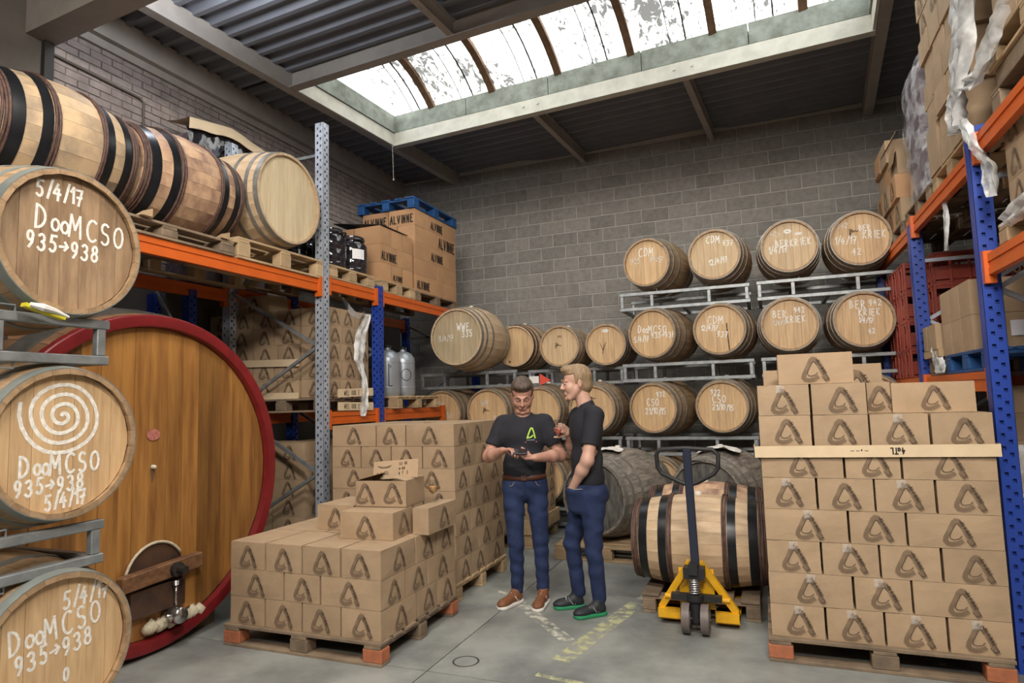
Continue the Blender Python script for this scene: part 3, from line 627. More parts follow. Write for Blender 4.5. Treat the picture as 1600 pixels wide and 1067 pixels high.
def stack(name, X0, Y0, z0, pattern, h, group, W=1.24, D=1.04, marks='fr', keep=('front row', 'right side', 'back row'), topall=True, tape=False, skip=(), m='kraft', frontonly=False):
    nl = len(pattern)
    for k, kind in enumerate(pattern):
        for (x0, x1, y0, y1, (where, i)) in layer_boxes(kind, X0, Y0, W, D):
            top = k == nl - 1
            rightcol = x1 > X0 + W - .01
            if (k, where, i) in skip: continue
            lay = ORD[k] + ' layer up' if not top else 'topmost full layer'
            wh = {'front row': ORD[i] + ' from left in front row', 'right side': ('second' if kind == 'A' and i == 0 or kind == 'B' else 'last') + ' along the right side',
                  'left side': ORD[i] + ' behind front row at left', 'middle': 'in the middle', 'back row': ORD[i] + ' from left in back row'}[where]
            if where == 'back row' and i == 3 and not top: wh = 'rear end of the right side'
            lab = 'carton, %s, %s, %s' % (name, lay, wh)
            mk = ''
            if where == 'front row': mk += 'f'
            if rightcol and not frontonly: mk += 'r'
            carton(x0, x1, y0, y1, z0 + k * h, h, lab, group, mk if marks else '', m, tape=tape and where == 'front row' and random.random() < .6)
# --- low heap in front of the vat
HX, HY = -3.57, 3.53
pallet('old dark pallet with orange-red corner blocks under the low carton pile by the vat', HX - .03, HY - .02, 1.28, 1.06, 0, 'pal_old', endm='pal_red')
stack('low pile by the vat', HX, HY, .145, 'ABA', .185, 'cartons on the low pile')
z4 = .145 + .185 * 3
carton(-2.85, -2.42, 3.80, 4.10, z4, .185, 'carton on the low pile directly under the open box', 'cartons on the low pile', 'fr', rz=R_(3))
carton(-2.40, -2.10 - .16 + .0, 4.03, 4.46, z4, .185, 'carton on the low pile beside the one under the open box, towards the men', 'cartons on the low pile', 'r', rz=0)
carton(-3.22, -2.88, 4.02, 4.44, z4, .185, 'carton on the low pile behind and left of the open box, near the galvanised upright', 'cartons on the low pile', 'f')
# open box with a handwritten flap
ob = thing('open_cardboard_box', 'open carton with raised flaps and handwritten notes, topmost on the low pile', 'cardboard box', (-2.655, 4.16, z4 + .186), R_(5), 'cartons on the low pile')
bx_ = MB(); w2, d2, hh, t = .205, .15, .185, .004
bx_.box(-w2, w2, -d2, -d2 + t, 0, hh).box(-w2, w2, d2 - t, d2, 0, hh).box(-w2, -w2 + t, -d2, d2, 0, hh).box(w2 - t, w2, -d2, d2, 0, hh).box(-w2, w2, -d2, d2, 0, t)
link('box_body', bx_.mesh('open_box', M['kraft']), ob)
link('printed_mark', logo(.185, 1), ob, (-.13, -d2 - .001, .09)); link('printed_mark', logo(.185, 1), ob, (.09, -d2 - .001, .095)); 
T = Matrix.Translation((-w2, 0, hh)) @ Matrix.Rotation(R_(-22), 4, 'Y')
link('side_flap', MB().box(0, .17, -d2, d2, 0, .004, Matrix.Translation((-w2, 0, hh)) @ Matrix.Rotation(R_(-14), 4, 'Y')).mesh('flap', M['kraft_in']), ob)
link('side_flap', MB().box(-.12, 0, -d2, d2, 0, .004, Matrix.Translation((w2, 0, hh)) @ Matrix.Rotation(R_(12), 4, 'Y')).mesh('flap', M['kraft']), ob)
fl2 = link('back_flap', MB().box(-w2 * .80, w2 * 1.0, 0, .004, 0, .135).mesh('flap', M['kraft']), ob, (.03, -.02, hh), (R_(-14), R_(-4), 0))
tb = MB(); tb.strokes(text_polys('SO OK', .022, .05, .095, 4) + text_polys('~ NO', .02, .05, .06, 4) + text_polys('R TYPE', .02, .05, .025, 4) + text_polys('~ A SEL', .022, -.13, .03, 3), .0035)
tb.strokes([arc(-.07, .10, .055, .018, 180, 360, 8), arc(-.07, .098, .045, .008, 180, 360, 8)], .004)
link('handwriting', tb.mesh('notes', M['black_ink']), fl2, (0, -.001, 0))
# --- beer glass on that pile
def tulip(label, loc, beer_lo, beer_hi, bm_, rz=0):
    t = thing('beer_glass', label, 'glass', loc, rz)
    prof = [(.030, 0), (.031, .003), (.006, .008), (.0045, .05), (.012, .062), (.032, .085), (.037, .11), (.033, .14), (.030, .165), (.0285, .165), (.0315, .14), (.0355, .11), (.0305, .086), (.011, .0645), (0, .062)]
    link('glass_bowl', autosm(MB().lathe(prof, 24).mesh('glass', M['glass'], True)), t)
    bp = [(0, .0645)] + [(r - .001, z) for r, z in ((.011, .0655), (.030, .087), (.0345, .11)) if z < beer_hi] + [(.0335 if beer_hi > .11 else .030, beer_hi), (0, beer_hi)]
    link('beer', MB().lathe(bp, 20).mesh('beer', bm_, True), t)
    return t
M['beer2'] = mat('golden_beer', (0.62, 0.33, 0.12), 0.2)
tulip('stemmed beer glass with golden beer standing on the carton pile behind the open box', (-2.36, 4.28, z4 + .186), 0, .12, M['beer2'])
# --- second heap, behind it
H2X, H2Y = -3.69, 4.82
pallet('pale moulded pallet under the chest-high carton stack behind the man with the phone', H2X - .03, H2Y - .02, 1.28, 1.06, 0, 'pal')
stack('chest-high stack beside the phone user', H2X, H2Y, .145, 'BABABAB', .185, 'cartons in the chest-high stack')
# --- third heap
pallet('pallet with a raised pale side board under the stack behind the men', -3.75, 6.72, 1.26, .92, 0, 'pal')
tag(link('pallet_collar', MB().box(-3.76, -2.47, 6.70, 6.72, .15, .30).box(-2.485, -2.465, 6.72, 7.65, .15, .30).box(-3.76, -3.74, 6.72, 7.65, .15, .30).box(-3.76, -2.47, 7.65, 7.67, .15, .30).mesh('collar', M['pal'])), 'pale wooden pallet collar round the foot of the stack behind the men', 'pallet collar')
stack('stack behind the men', -3.74, 6.73, .146, 'BABAB', .185, 'cartons in the stack behind the men', D=.90)
# --- tall stack on the right
RX, RY = -0.07, 4.36
pallet('pallet with orange-red corner blocks under the tall carton stack on the right', RX - .02, RY - .03, 1.25, 1.08, 0, 'pal_old', endm='pal_red')
stack('tall right-hand stack', RX, RY, .145, 'ABABABA', .191, 'cartons in the tall right-hand stack', tape=True, frontonly=True)
z8 = .145 + .191 * 7
for i in range(2): carton(RX + .31 * i + .0, RX + .31 * (i + 1), RY, RY + .43, z8, .191, 'carton, tall right-hand stack, eighth layer up, %s from its left edge' % ORD[i], 'cartons in the tall right-hand stack', 'f', tape=(i == 0))
carton(RX + .63, RX + .93 - .16 + .0, RY + .14, RY + .57, z8, .191, 'half-hidden carton beside the long box, eighth layer of the tall right-hand stack', 'cartons in the tall right-hand stack', 'f')
carton(RX + .76, RX + 1.20, RY + .12, RY + .42, z8, .182, 'long carton at the right end on top of the tall right-hand stack', 'cartons in the tall right-hand stack', 'f')
carton(RX + .13, RX + .565, RY + .02, RY + .32, z8 + .191, .191, 'topmost carton of the tall right-hand stack, alone above the two tops', 'cartons in the tall right-hand stack', 'f', m='kraft_edge')
carton(RX + .04, RX + .44, RY + .50, RY + .80, z8 + .0, .30, 'carton behind and left of the topmost one on the tall right-hand stack', 'cartons in the tall right-hand stack', '')
carton(RX + .47, RX + .80, RY + .60, RY + .90, z8 + .0, .325, 'carton behind and right of the topmost one on the tall right-hand stack', 'cartons in the tall right-hand stack', 'f')
sb = link('cardboard_strip', MB().box(-.655, .64, -.014, -.010, .0, .07).box(.636, .640, -.014, .25, .0, .07).box(-.655, -.651, -.014, .25, .0, .07).mesh('strip', M['kraft_pale']), None, (RX + .62, RY - .003, .145 + .191 * 6 - .062), (0, R_(-.6), 0))
tag(sb, 'pale lettered cardboard strip banding the tall right-hand stack', 'cardboard strip')
tm = MB(); tm.strokes([[(-a, -b) for a, b in p] for p in text_polys('4aTL', .034, -.17, -.052)], .007); tm.strokes([[(-a, -b) for a, b in p] for p in text_polys('-- o -- --', .015, .02, -.045)], .004)
link('lettering', tm.mesh('lettering', M['black_ink']), sb, (0, -.0150, 0))
# --- floor stack and two shelf stacks under the left rack
pallet('shaded pallet under the floor stack below the left rack', -5.15, 5.26, .80, .82, 0, 'pal')
pallet('pallet on the low left shelf carrying the banded cartons', -5.22, 5.27, 1.10, .78, 1.56, 'pal_old')
def facestack(nm, x1, ncol, wd, y0, z0, layers, h, grp, dp=.30, side=0):
    for k in range(layers):
        off = (k % 2)
        for c in range(ncol):
            wv = wd * (1.0 if (c + k) % 2 else .86)
            xr = x1 - sum(wd * (1.0 if (cc + k) % 2 else .86) for cc in range(c))
            carton(xr - wv, xr, y0, y0 + dp, z0 + k * h, h, 'carton, %s, %s row up, %s from right edge' % (nm, ORD[k], ORD[c]), grp, 'f' + ('r' if c == 0 and side else ''))
facestack('banded shelf stack behind the galvanised brace', -4.46, 4, .33, 5.30, 1.71, 5, .185, 'cartons on the low left shelf')
carton(-5.3, -4.87, 5.32, 5.62, 1.71 + .185 * 5, .185, 'single carton crowning the banded shelf stack by the rear upright', 'cartons on the low left shelf', 'f')
for z, yy in ((2.045, 0), (1.70, .0)):
    o = link('cardboard_strip', MB().box(-.46, .5, -.006, 0, 0, .075).mesh('strip', M['kraft_pale']), None, (-4.95, 5.285, z), (0, R_(1.5), 0))
    tag(o, ('upper' if z > 2 else 'lower') + ' pale cardboard strip across the banded shelf stack', 'cardboard strip')
# side-facing stack between the galvanised upright and the blue one
def sidestack(nm, x1, y0, ncol, wd, z0, layers, h, grp, m='kraft', dp=.42, marks='r', frontm=False):
    for k in range(layers):
        y = y0
        for c in range(ncol):
            wv = wd * (1.0 if (c + k) % 2 else .86) if c < ncol - 1 else (y0 + wd * .93 * ncol - y)
            carton(x1 - dp, x1, y, y + wv, z0 + k * h, h, 'carton, %s, %s row up, %s from front corner' % (nm, ORD[k], ORD[c]), grp, marks + ('f' if c == 0 and frontm else ''), m); y += wv
sidestack('shelf stack behind galvanised upright', -4.12, 5.31, 3, .265, 1.71, 5, .185, 'cartons on the low left shelf', frontm=True, dp=.33)
sidestack('floor stack beside vat rim', -4.37, 5.28, 2, .41, .145, 6, .185, 'cartons on the floor under the left rack', frontm=True)
facestack('inner floor stack behind the vat', -4.80, 1, .36, 5.28, .145, 6, .185, 'cartons on the floor under the left rack', dp=.4)
for z in (1.63, 1.50):
    o = link('cardboard_strip', MB().box(0, .006, 0, .62, 0, .085).mesh('strip', M['kraft_pale']), None, (XA + .03, 5.35, z + .07), (R_(-1 if z < 1.6 else 1.5), 0, 0))
    tag(o, ('upper' if z > 1.6 else 'lower') + ' lettered strip between the galvanised upright and the blue upright', 'cardboard strip')
    tm = MB().strokes(text_polys('WELPOOK E', .045, -.2, -.02), .006); link('lettering', tm.mesh('let', M['black_ink']), o, (.0075, .3, .04), (0, 0, PI / 2))

# ================================================================== BARRELS
_bc = {}
def prof_r(Rh, Rb, L, y): t = 2 * y / L; return Rb - (Rb - Rh) * abs(t) ** 1.9
def bar_data(Rh, Rb, L, n, split):
    k = (round(Rh, 3), round(Rb, 3), round(L, 3), n, split)
    if k in _bc: return _bc[k]
    K = 10; da = PI / n * .985
    def stave(mb, a):
        vs = []
        for i in range(K + 1):
            y = -L / 2 + L * i / K; R = prof_r(Rh, Rb, L, y)
            for s in (-1, 1):
                for rr in (R, R - .022):
                    an = a + s * da; vs.append((rr * math.sin(an), y, rr * math.cos(an)))
        fs = []
        for i in range(K):
            b = i * 4; c = b + 4
            fs += [(b, b + 2, c + 2, c), (b + 1, c + 1, c + 3, b + 3), (b, c, c + 1, b + 1), (b + 2, b + 3, c + 3, c + 2)]
        fs += [(0, 1, 3, 2), (K * 4, K * 4 + 2, K * 4 + 3, K * 4 + 1)]
        mb.add(vs, fs)
    mb = MB()
    if split: stave(mb, 0)
    else:
        for i in range(n): stave(mb, 2 * PI * i / n)
    boards = []; nbd = 7 if Rh < .35 else 9; r = Rh - .020
    for i in range(nbd):
        x0 = -r + 2 * r * i / nbd + .0008; x1 = -r + 2 * r * (i + 1) / nbd - .0008; m_ = 5
        top = [(x0 + (x1 - x0) * j / m_, math.sqrt(max(0, r * r - (x0 + (x1 - x0) * j / m_) ** 2))) for j in range(m_ + 1)]
        out = top + [(x, -z) for x, z in reversed(top)]
        q = MB(); N_ = len(out); jit = ((i * 37) % 5) * .0004
        q.add([(x, -jit, z) for x, z in out] + [(x, .02, z) for x, z in out], [tuple(range(N_))] + [(j, N_ + j, N_ + (j + 1) % N_, (j + 1) % N_) for j in range(N_)])
        boards.append(q)
    _bc[k] = (mb, boards, {}); return _bc[k]
def barrel(label, base, yaw=0.0, Rh=.285, Rb=.35, L=.95, style='wine', split=False, head='head_oak', stave='stave_oak', texts=(), marks=(), group=None, bung=True, chalk='chalk', back=True, cat='barrel', centre=None, tilt=0, roll=0):
    mbs, boards, cache = bar_data(Rh, Rb, L, 26, split)
    t = thing('barrel', label, cat, base, yaw, group); zc = Rb
    def cm(key, fn):
        if key not in cache: cache[key] = fn()
        return cache[key]
    me = cm(('st', stave), lambda: autosm(mbs.mesh('stave', M[stave], True), 30))
    if split:
        for i in range(26):
            mm = me
            if centre and i % 2 == 99: mm = me
            link('stave', mm, t, (0, 0, zc), (0, 2 * PI * (i + .5) / 26, 0))
    else: link('staves', me, t, (0, 0, zc), (0, roll, 0))
    for i, q in enumerate(boards):
        link('head_board', cm(('hb', head, i), lambda: q.mesh('head_board', M[head])), t, (0, -L / 2 + .028, zc))
    link('rear_head', cm(('rh', head), lambda: MB().lathe([(0, L / 2 - .03), (Rh - .02, L / 2 - .03)], 26, axis='y').mesh('rear', M[head])), t, (0, 0, zc))
    def hoop(y0, y1, m, th=.003):
        def f():
            P = [(prof_r(Rh, Rb, L, y0) - .001, y0)] + [(prof_r(Rh, Rb, L, y0 + (y1 - y0) * i / 3) + th, y0 + (y1 - y0) * i / 3) for i in range(4)] + [(prof_r(Rh, Rb, L, y1) - .001, y1)]
            return autosm(MB().lathe(P, 48, axis='y').mesh('hoop', M[m], True), 40)
        link('hoop', cm(('h', round(y0, 3), round(y1, 3), m), f), t, (0, 0, zc))
    def willow(y0, k, m='willow'):
        def f():
            mb = MB()
            for j in range(k):
                y = y0 + (j + .5) * .019 * (1 if y0 < 0 else -1); R = prof_r(Rh, Rb, L, y) + .006
                mb.tube([((R + .0015 * math.sin(a * 5 + j)) * math.cos(a), y + .002 * math.sin(a * 3 + j * 2), (R + .0015 * math.sin(a * 5 + j)) * math.sin(a)) for a in [2 * PI * i / 40 for i in range(40)]], .0095, 6, closed=True)
            return mb.mesh('willow', M[m], True)
        o = link('willow_hoop', cm(('w', round(y0, 3), k, m), f), t, (0, 0, zc))
        # bindings where the split willow is lashed
    if style in ('wine', 'wine_teal', 'brown', 'dark'):
        hm = {'wine': 'hoop', 'wine_teal': 'hoop_teal', 'brown': 'hoop_brown', 'dark': 'hoop'}[style]
        for s in (-1, 1):
            for y0, wd in ((0, .042), (.095, .034), (.235, .034)):
                a = s * (L / 2 - y0); b = s * (L / 2 - y0 - wd); hoop(min(a, b), max(a, b), hm)
    else:
        for s in (-1, 1):
            willow(s * L / 2 * .998, 3)
            a = s * (L / 2 - .06); b = s * (L / 2 - .125); hoop(min(a, b), max(a, b), 'hoop_black')
            a = s * (L / 2 - .21); b = s * (L / 2 - .27); hoop(min(a, b), max(a, b), 'hoop_black')
            willow(s * (L / 2 - .272), 2)
    if bung: link('bung', cm('bung', lambda: MB().lathe([(.028, -.01), (.03, .012), (.022, .022), (0, .022)], 12).mesh('bung', M['cork'], True)), t, (0, 0, 2 * Rb))
    for txt in texts:
        s_, h, x, z, rot = txt[:5]; mm = txt[5] if len(txt) > 5 else chalk; wd = txt[6] if len(txt) > 6 else .035
        ps = s_ if isinstance(s_, list) else text_polys(s_, h, x, z, rot, jit=.12)
        link('chalk_writing' if 'chalk' in mm else 'dark_mark', MB().strokes([[(a * Rh, b * Rh) for a, b in p] for p in ps], wd * Rh).mesh('writing', M[mm]), t, (0, -L / 2 + .0262, zc))
    if tilt: t.rotation_euler = (tilt, 0, yaw)
    return t
M['darkmark'] = mat('dark_burnt_mark', (0.06, 0.035, 0.02), 0.8, alpha=(.5, 1, 60))
def barrel_rack(label, x0, x1, y0, z0, h=.222, dp=.72, yaw=0, group='galvanised barrel racks'):
    W = x1 - x0; t = thing('barrel_rack', label, 'barrel rack', ((x0 + x1) / 2, y0, z0) if yaw == 0 else (x0, y0, z0), yaw, group); q = .04
    a = -W / 2
    for yy in (0, dp):
        for zz in (0, h - q): link('rail', bmesh_box('rail', W, q, q, M['galv'], .004), t, (0, yy, zz + q / 2))
        for f in (0.02, .26, .70, .98): link('strut', bmesh_box('strut', .04, q * .9, h - 2 * q, M['galv'], .004), t, (a + W * f + (.0 if 0 < f < .9 else (.006 if f < .5 else -.006)), yy, h / 2))
        for f in (.26, .70):
            for zz, s in ((h, 1), (0, -1)):
                link('locating_bracket', MB().tube([(-.045, 0, 0), (-.045, 0, .026 * s), (.045, 0, .026 * s), (.045, 0, 0)], .0045, 5).mesh('brk', M['galv']), t, (a + W * f + .02, yy, zz))
    for f in (.02, .5, .98): link('cross_rail', bmesh_box('cross', q, dp, q, M['galv'], .004), t, (a + W * f, dp / 2, q / 2))
    for f in (.25, .75): link('cradle_arc', MB().tube([(a + W * f + .26 * math.sin(u), dp * .5, h + .015 - .0 + .0 * u + .10 * (1 - math.cos(u))) for u in [-.9 + 1.8 * i / 8 for i in range(9)]], .012, 6).mesh('cradle', M['galv'], True), t, (0, 0, -.04))
    return t
SQ = [('~', .34, -.25, -.1, -8, 'darkmark', .03), ('~', .26, .0, -.3, 20, 'darkmark', .022)]
D = lambda *a: a
# wall rows: x, level, head y
def zb(level): return (.27, 1.14, 2.01, 2.87)[level]
rows = [
 ('CDM 935 barrel', 'pale oak barrel chalked CDM, leftmost on the top tier before the block wall', -1.26, 3, 7.60, [('CDM', .34, -.35, .30, -6), ('935', .24, -.72, .02, 0, 'chalk_faint'), ('1/4/17', .22, .1, .05, -14, 'chalk_faint')], True),
 ('', 'pale oak barrel chalked CDM 937, second on the top tier before the block wall', -.48, 3, 7.55, [('CDM', .28, -.30, .50, -6), ('937', .22, .32, .32, -8), ('12/4/17', .22, -.22, -.42, 6)], False),
 ('', 'oak barrel chalked DooMCSO 935 to 938, middle tier behind the handsome fair-haired man'.replace('handsome ', ''), -1.23, 2, 7.56, [('DooMCSO', .30, -.62, .08, -4), ('935>938', .22, -.05, -.18, -2), ('5/4/17', .22, -.80, -.30, 0)], False),
 ('', 'oak barrel chalked CDM 937 with a dark vertical streak, middle tier', -.47, 2, 7.55, [('CDM', .32, -.45, .22, -2), ('12/4/17', .2, -.72, .0, -4), ('937', .22, -.12, -.28, -10), ([[(.28, .2), (.29, -.1), (.33, -.85)]], 1, 0, 0, 0, 'darkmark', .05)], False),
 ('', 'oak barrel chalked 932 CSO, lower tier left of the pallet jack handle', -1.26, 1, 7.58, [('932', .2, .15, .42, 4), ('CSO', .28, -.28, .1, -2), ('21/10/15', .24, -.36, -.25, 0)], False),
 ('', 'golden oak barrel chalked 922 CSO, lower tier above the pallet jack handle', -.49, 1, 7.56, [('922', .2, -.42, .48, -4), ('CSO', .28, -.36, .15, 0), ('21/10/15', .22, -.38, -.12, -4)], False),
 ('', 'pale oak barrel with an oval white label, third on the top tier', .31, 3, 7.52, [('942', .2, -.66, .42, -2, 'chalk_faint'), ('BERKRIEK', .26, -.48, .0, 0), ('1/4/17', .26, -.74, -.22, 0), ([arc(-.02, .58, .10, .055, 0, 360, 14)], 1, 0, 0, 0, 'chalk', .07), ([arc(.3, .45, .05, .03, 0, 360, 10), arc(.42, .45, .04, .03, 0, 360, 10)], 1, 0, 0, 0, 'chalk', .05)], False),
 ('', 'oak barrel chalked KRIEK 942, rightmost on the top tier', 1.0, 3, 7.50, [('942', .2, -.74, .45, 0, 'chalk_faint'), ('BER', .2, -.02, .28, 0), ('KRIEK', .26, .08, .0, -4), ('1/4/17', .28, -.86, -.12, -6), ('42', .24, -.3, -.58, -4), ('~', .34, -.35, .12, 0, 'darkmark', .03)], True),
 ('', 'oak barrel chalked BER KRIEK 11/4/17, middle tier right of the streaked barrel', .26, 2, 7.50, [('BER', .26, -.56, .28, 0), ('942', .2, .18, .42, 0), ('KRIEK', .24, -.12, .06, 0), ('11/4/17', .16, -.58, .0, 0, 'chalk_faint')], False),
 ('', 'oak barrel chalked BER 942 KRIEK, rightmost on the middle tier', .97, 2, 7.48, [('BER', .28, -.42, .42, 0), ('942', .22, .2, .48, 0), ('KRIEK', .24, -.15, .14, -2), ('1/4/17', .18, -.18, -.08, -10), ('42', .18, .12, -.52, 0)], False),
 ('', 'oak barrel half hidden behind the top left of the tall carton stack', .28, 1, 7.50, [], False),
 ('', 'oak barrel hidden behind the tall carton stack, lower tier right', 1.0, 1, 7.50, [], False),
 ('', 'small oak barrel with a scribbled dark mark, right of the brown-hooped barrel', -2.41, 2, 7.70, SQ[:1] + [([[(-.1, .5), (.1, .5)], [(-.1, .44), (.1, .44)]], 1, 0, 0, 0, 'darkmark', .03)], False),
 ('', 'small oak barrel with an oval white label behind the fair-haired man', -1.86, 2, 7.88, [([arc(.0, .68, .12, .05, 0, 360, 14)], 1, 0, 0, 0, 'chalk', .08), ([[(-.3, .1), (-.15, -.3), (0, .1)], [(-.1, 0), (-.18, -.45)]], 1, 0, 0, 0, 'darkmark', .03)], False),
 ('', 'oak barrel with faint chalk and scribble, leftmost on the lower tier', -4.10, 1, 7.70, [('WW', .3, -.3, .2, 0, 'chalk_faint'), ('46', .3, .2, -.3, 0, 'chalk_faint')] + SQ[:1], False),
 ('', 'oak barrel with faint chalk and scribble, beside the dark-haired man', -3.42, 1, 7.68, [('WMF', .24, -.3, .25, 0, 'chalk_faint'), ('46', .36, .22, -.55, 0, 'chalk_faint')] + SQ[:1], False),
 ('', 'oak barrel seen between the heads of the two men', -2.70, 1, 7.66, [], True),
 ('', 'oak barrel directly behind the fair-haired man at shoulder height', -2.00, 1, 7.62, [('~', .3, -.1, .3, 0, 'darkmark', .03)], False),
]
for (_, lab, x, lv, y, tx, bg_) in rows:
    small = 'small' in lab
    Rh, Rb, L = (.258, .273, .85) if small else (.288, .343, .93)
    yw = (-.10 if -.6 < x < -.4 else -.2 if -1.3 < x < -.6 else 0) + random.uniform(-.015, .015)
    barrel(lab, (x - math.sin(yw) * L / 2, y + math.cos(yw) * L / 2, zb(lv) + .002), yw, Rh, Rb, L, 'wine', False, random.choice(['head_oak', 'head_oak', 'head_oak2']) if lv > 1 and 'BER' not in lab else 'head_oak', 'stave_oak', tx, group='barrels racked along the block wall', chalk='chalk', bung=True, roll=random.random())
for x, y in ((-1.26, 7.6), (-.49, 7.6), (.28, 7.55), (1.0, 7.55), (-4.1, 7.75), (-3.42, 7.7), (-2.7, 7.7), (-2.0, 7.65)):
    nm = {-1.26: 'below the 932 barrel', -.49: 'below the golden oak barrel', .28: 'on the floor tier behind the tall carton stack', 1.0: 'on the floor tier at the right rack', -4.1: 'on the floor tier by the left rack', -3.42: 'on the floor tier behind the chest-high stack', -2.7: 'on the floor tier behind the dark-haired man', -2.0: 'on the floor tier behind the fair-haired man'}[x]
    barrel('shaded oak barrel ' + nm, (x, y + .465, .27), 0, .288, .35, .93, 'wine', False, 'head_oak', 'stave_oak', group='barrels racked along the block wall')
ri = 0
for lv, z in ((0, .045), (1, .922), (2, 1.792), (3, 2.655)):
    tier = ('floor', 'lower', 'middle', 'top')[lv]
    barrel_rack('galvanised barrel rack of the %s tier under the CDM and CSO barrels' % tier, -1.62, -.12, 7.72, z)
    barrel_rack('galvanised barrel rack of the %s tier under the KRIEK barrels' % tier, -.05, 1.40, 7.68, z)
    if lv < 3:
        barrel_rack('galvanised barrel rack of the %s tier left of the dark-haired man' % tier, -4.45, -3.02 + .0, 7.78, z)
        barrel_rack('galvanised barrel rack of the %s tier between the two men' % tier, -3.0 + .02, -1.68, 7.82 if lv < 2 else 8.1, z)
# the big barrel chalked WWE and the brown-hooped one beside it, on the rack by the left shelves
barrel('large grey-oak barrel chalked WWE 335, overhanging its rack by the left shelves', (-3.63, 7.24 + .475, 2.012), 0, .36, .43, .95, 'wine', True, 'head_grey', 'stave_pale', [('WWE', .24, .02, .22, 0), ('335', .22, .2, -.02, 0), ('8/4/17', .2, -.72, -.12, 0, 'chalk_faint')], group='barrels racked along the block wall')
barrel('barrel with rusty brown hoops and a bare pale head beside the WWE barrel', (-3.22, 8.22 + .44, 2.03), 0, .285, .335, .88, 'brown', False, 'head_oak', 'stave_pale', [([arc(-.3, -.75, .03, .03, 0, 360, 8)], 1, 0, 0, 0, 'darkmark', .06)], group='barrels racked along the block wall')
# foreground barrels on the far left, heads turned to the room
FX = -2.70; LF = .95
sp = []
pts = []
for i in range(86):
    a = i / 86 * 3.95 * 2 * PI; r = .02 + .128 * (a / (2 * PI)) ; sq = 1.0 + .05 * math.cos(2 * a)
    pts.append((-.02 + r * sq * math.cos(-a + 2.2) * 1.08, .34 + r * math.sin(-a + 2.2) * 1.02))
spiral = [[(x, z + .02) for x, z in pts]]
barrel('old oak barrel chalked 5/4/17 DooMCSO, uppermost of the three foreground barrels', (FX - LF / 2, 1.80, 2.35 - .372), PI / 2, .307, .372, LF, 'wine_teal', True, 'head_old', 'stave_oak',
       [('5/4/17', .22, -.48, .56, 0), ('DooMCSO', .31, -.48, .12, -2, 'chalk', .034), ('935>938', .22, -.58, -.16, -3)], group='foreground barrels')
barrel('oak barrel with a large chalk spiral above DooMCSO, middle of the three foreground barrels', (FX - LF / 2, 1.80, 1.505 - .372), PI / 2, .307, .372, LF, 'wine_teal', True, 'head_oak', 'stave_oak',
       [(spiral, 1, 0, 0, 0, 'chalk', .05), ('DooMCSO', .26, -.55, -.40, 0, 'chalk', .036), ('935>938', .20, -.60, -.64, 0), ('5/4/17', .19, -.22, -.86, 2)], group='foreground barrels')
barrel('oak barrel cut off by the lower picture edge, lowest of the three foreground barrels', (FX - LF / 2, 1.80, .672 - .372), PI / 2, .307, .372, LF, 'wine_teal', True, 'head_oak', 'stave_oak',
       [('5/4/17', .22, .06, .52, 0), ('DooMCSO', .29, -.58, .14, 4, 'chalk', .034), ('935>938', .22, -.50, -.12, 4), ('0', .16, .1, -.42, 0)], group='foreground barrels')
for nm, z, hh in (('between the uppermost and middle foreground barrels', 1.835, .20), ('between the middle and lowest foreground barrels', .975, .185), ('on the floor under the foreground barrels', .10, .19)):
    barrel_rack('galvanised barrel rack ' + nm, -2.76, -2.76 + 1.5, 1.25, z, h=hh, yaw=PI / 2)
tagm = thing('wedge_tag', 'yellow plastic wedge with crumpled foil at the foot of the uppermost foreground barrel', 'wedge', (-2.69, 1.66, 2.045), PI / 2)
link('wedge_body', MB().box(-.06, .10, -.02, .012, -.012, .004, Matrix.Rotation(R_(14), 4, 'Y')).mesh('wedge', M['yellowtag']), tagm)
link('foil', MB().tube([(-.045, -.02, .012), (0, -.026, .004), (.05, -.02, -.004), (.11, -.014, -.022)], [.008, .016, .012, .006], 7).mesh('foil', M['paper']), tagm)
# big puncheons with willow hoops on the top shelf of the left rack
GX = -4.44; z0 = 2.905 + .144
for yc, nm in ((1.73, 'cut by the left picture edge'), (2.69, 'grey-smudged, second from the pale head'), (3.65, 'wine-stained, next to the plain pale head')):
    if nm.startswith('nearest'): continue
    barrel('black and willow hooped barrel, ' + nm, (-4.40, yc, 2.99), 0, .345, .42, .89 if yc < 3 else .95, 'whisky', True, 'head_pale', 'stave_smudge' if yc < 3 else 'stave_stain', group='hooped barrels on the upper left shelf', bung=True)
barrel('large barrel with a bare pale head facing the room, end of the upper left shelf', (-3.97 - .53, 4.60, z0 + .002), PI / 2, .415, .475, 1.06, 'wine', True, 'head_pale', 'stave_pale', group='hooped barrels on the upper left shelf')
pallet('pallet under the pale-headed barrel on the upper left shelf', -5.15, 4.02, 1.14, 1.14, 2.867, 'pal', along='y', h=.182)
pallet('grey weathered pallet under the wine-stained barrel on the upper left shelf', -5.15, 2.76, 1.22, 1.14, 2.867, 'pal_old', along='y', h=.122)
pallet('grey weathered pallet at the near end of the upper left shelf', -5.15, 1.5, 1.22, 1.14, 2.867, 'pal_old', along='y', h=.122)
for i, (x, y) in enumerate(((-4.02, 3.14), (-4.04, 3.86), (-4.06, 3.98))):
    tag(link('wooden_wedge', MB().add([(-.03, -.05, 0), (.05, -.05, 0), (.05, .05, 0), (-.03, .05, 0), (.05, -.05, .06), (.05, .05, .06)], [(0, 3, 2, 1), (1, 2, 5, 4), (0, 1, 4), (2, 3, 5), (0, 4, 5, 3)]).mesh('wedge', M['pal']), None, (x, y, 2.99), (0, 0, PI * .5)),
        'wooden chock under the hooped barrels, %s from the left' % ORD[i], 'wedge', 'chocks')
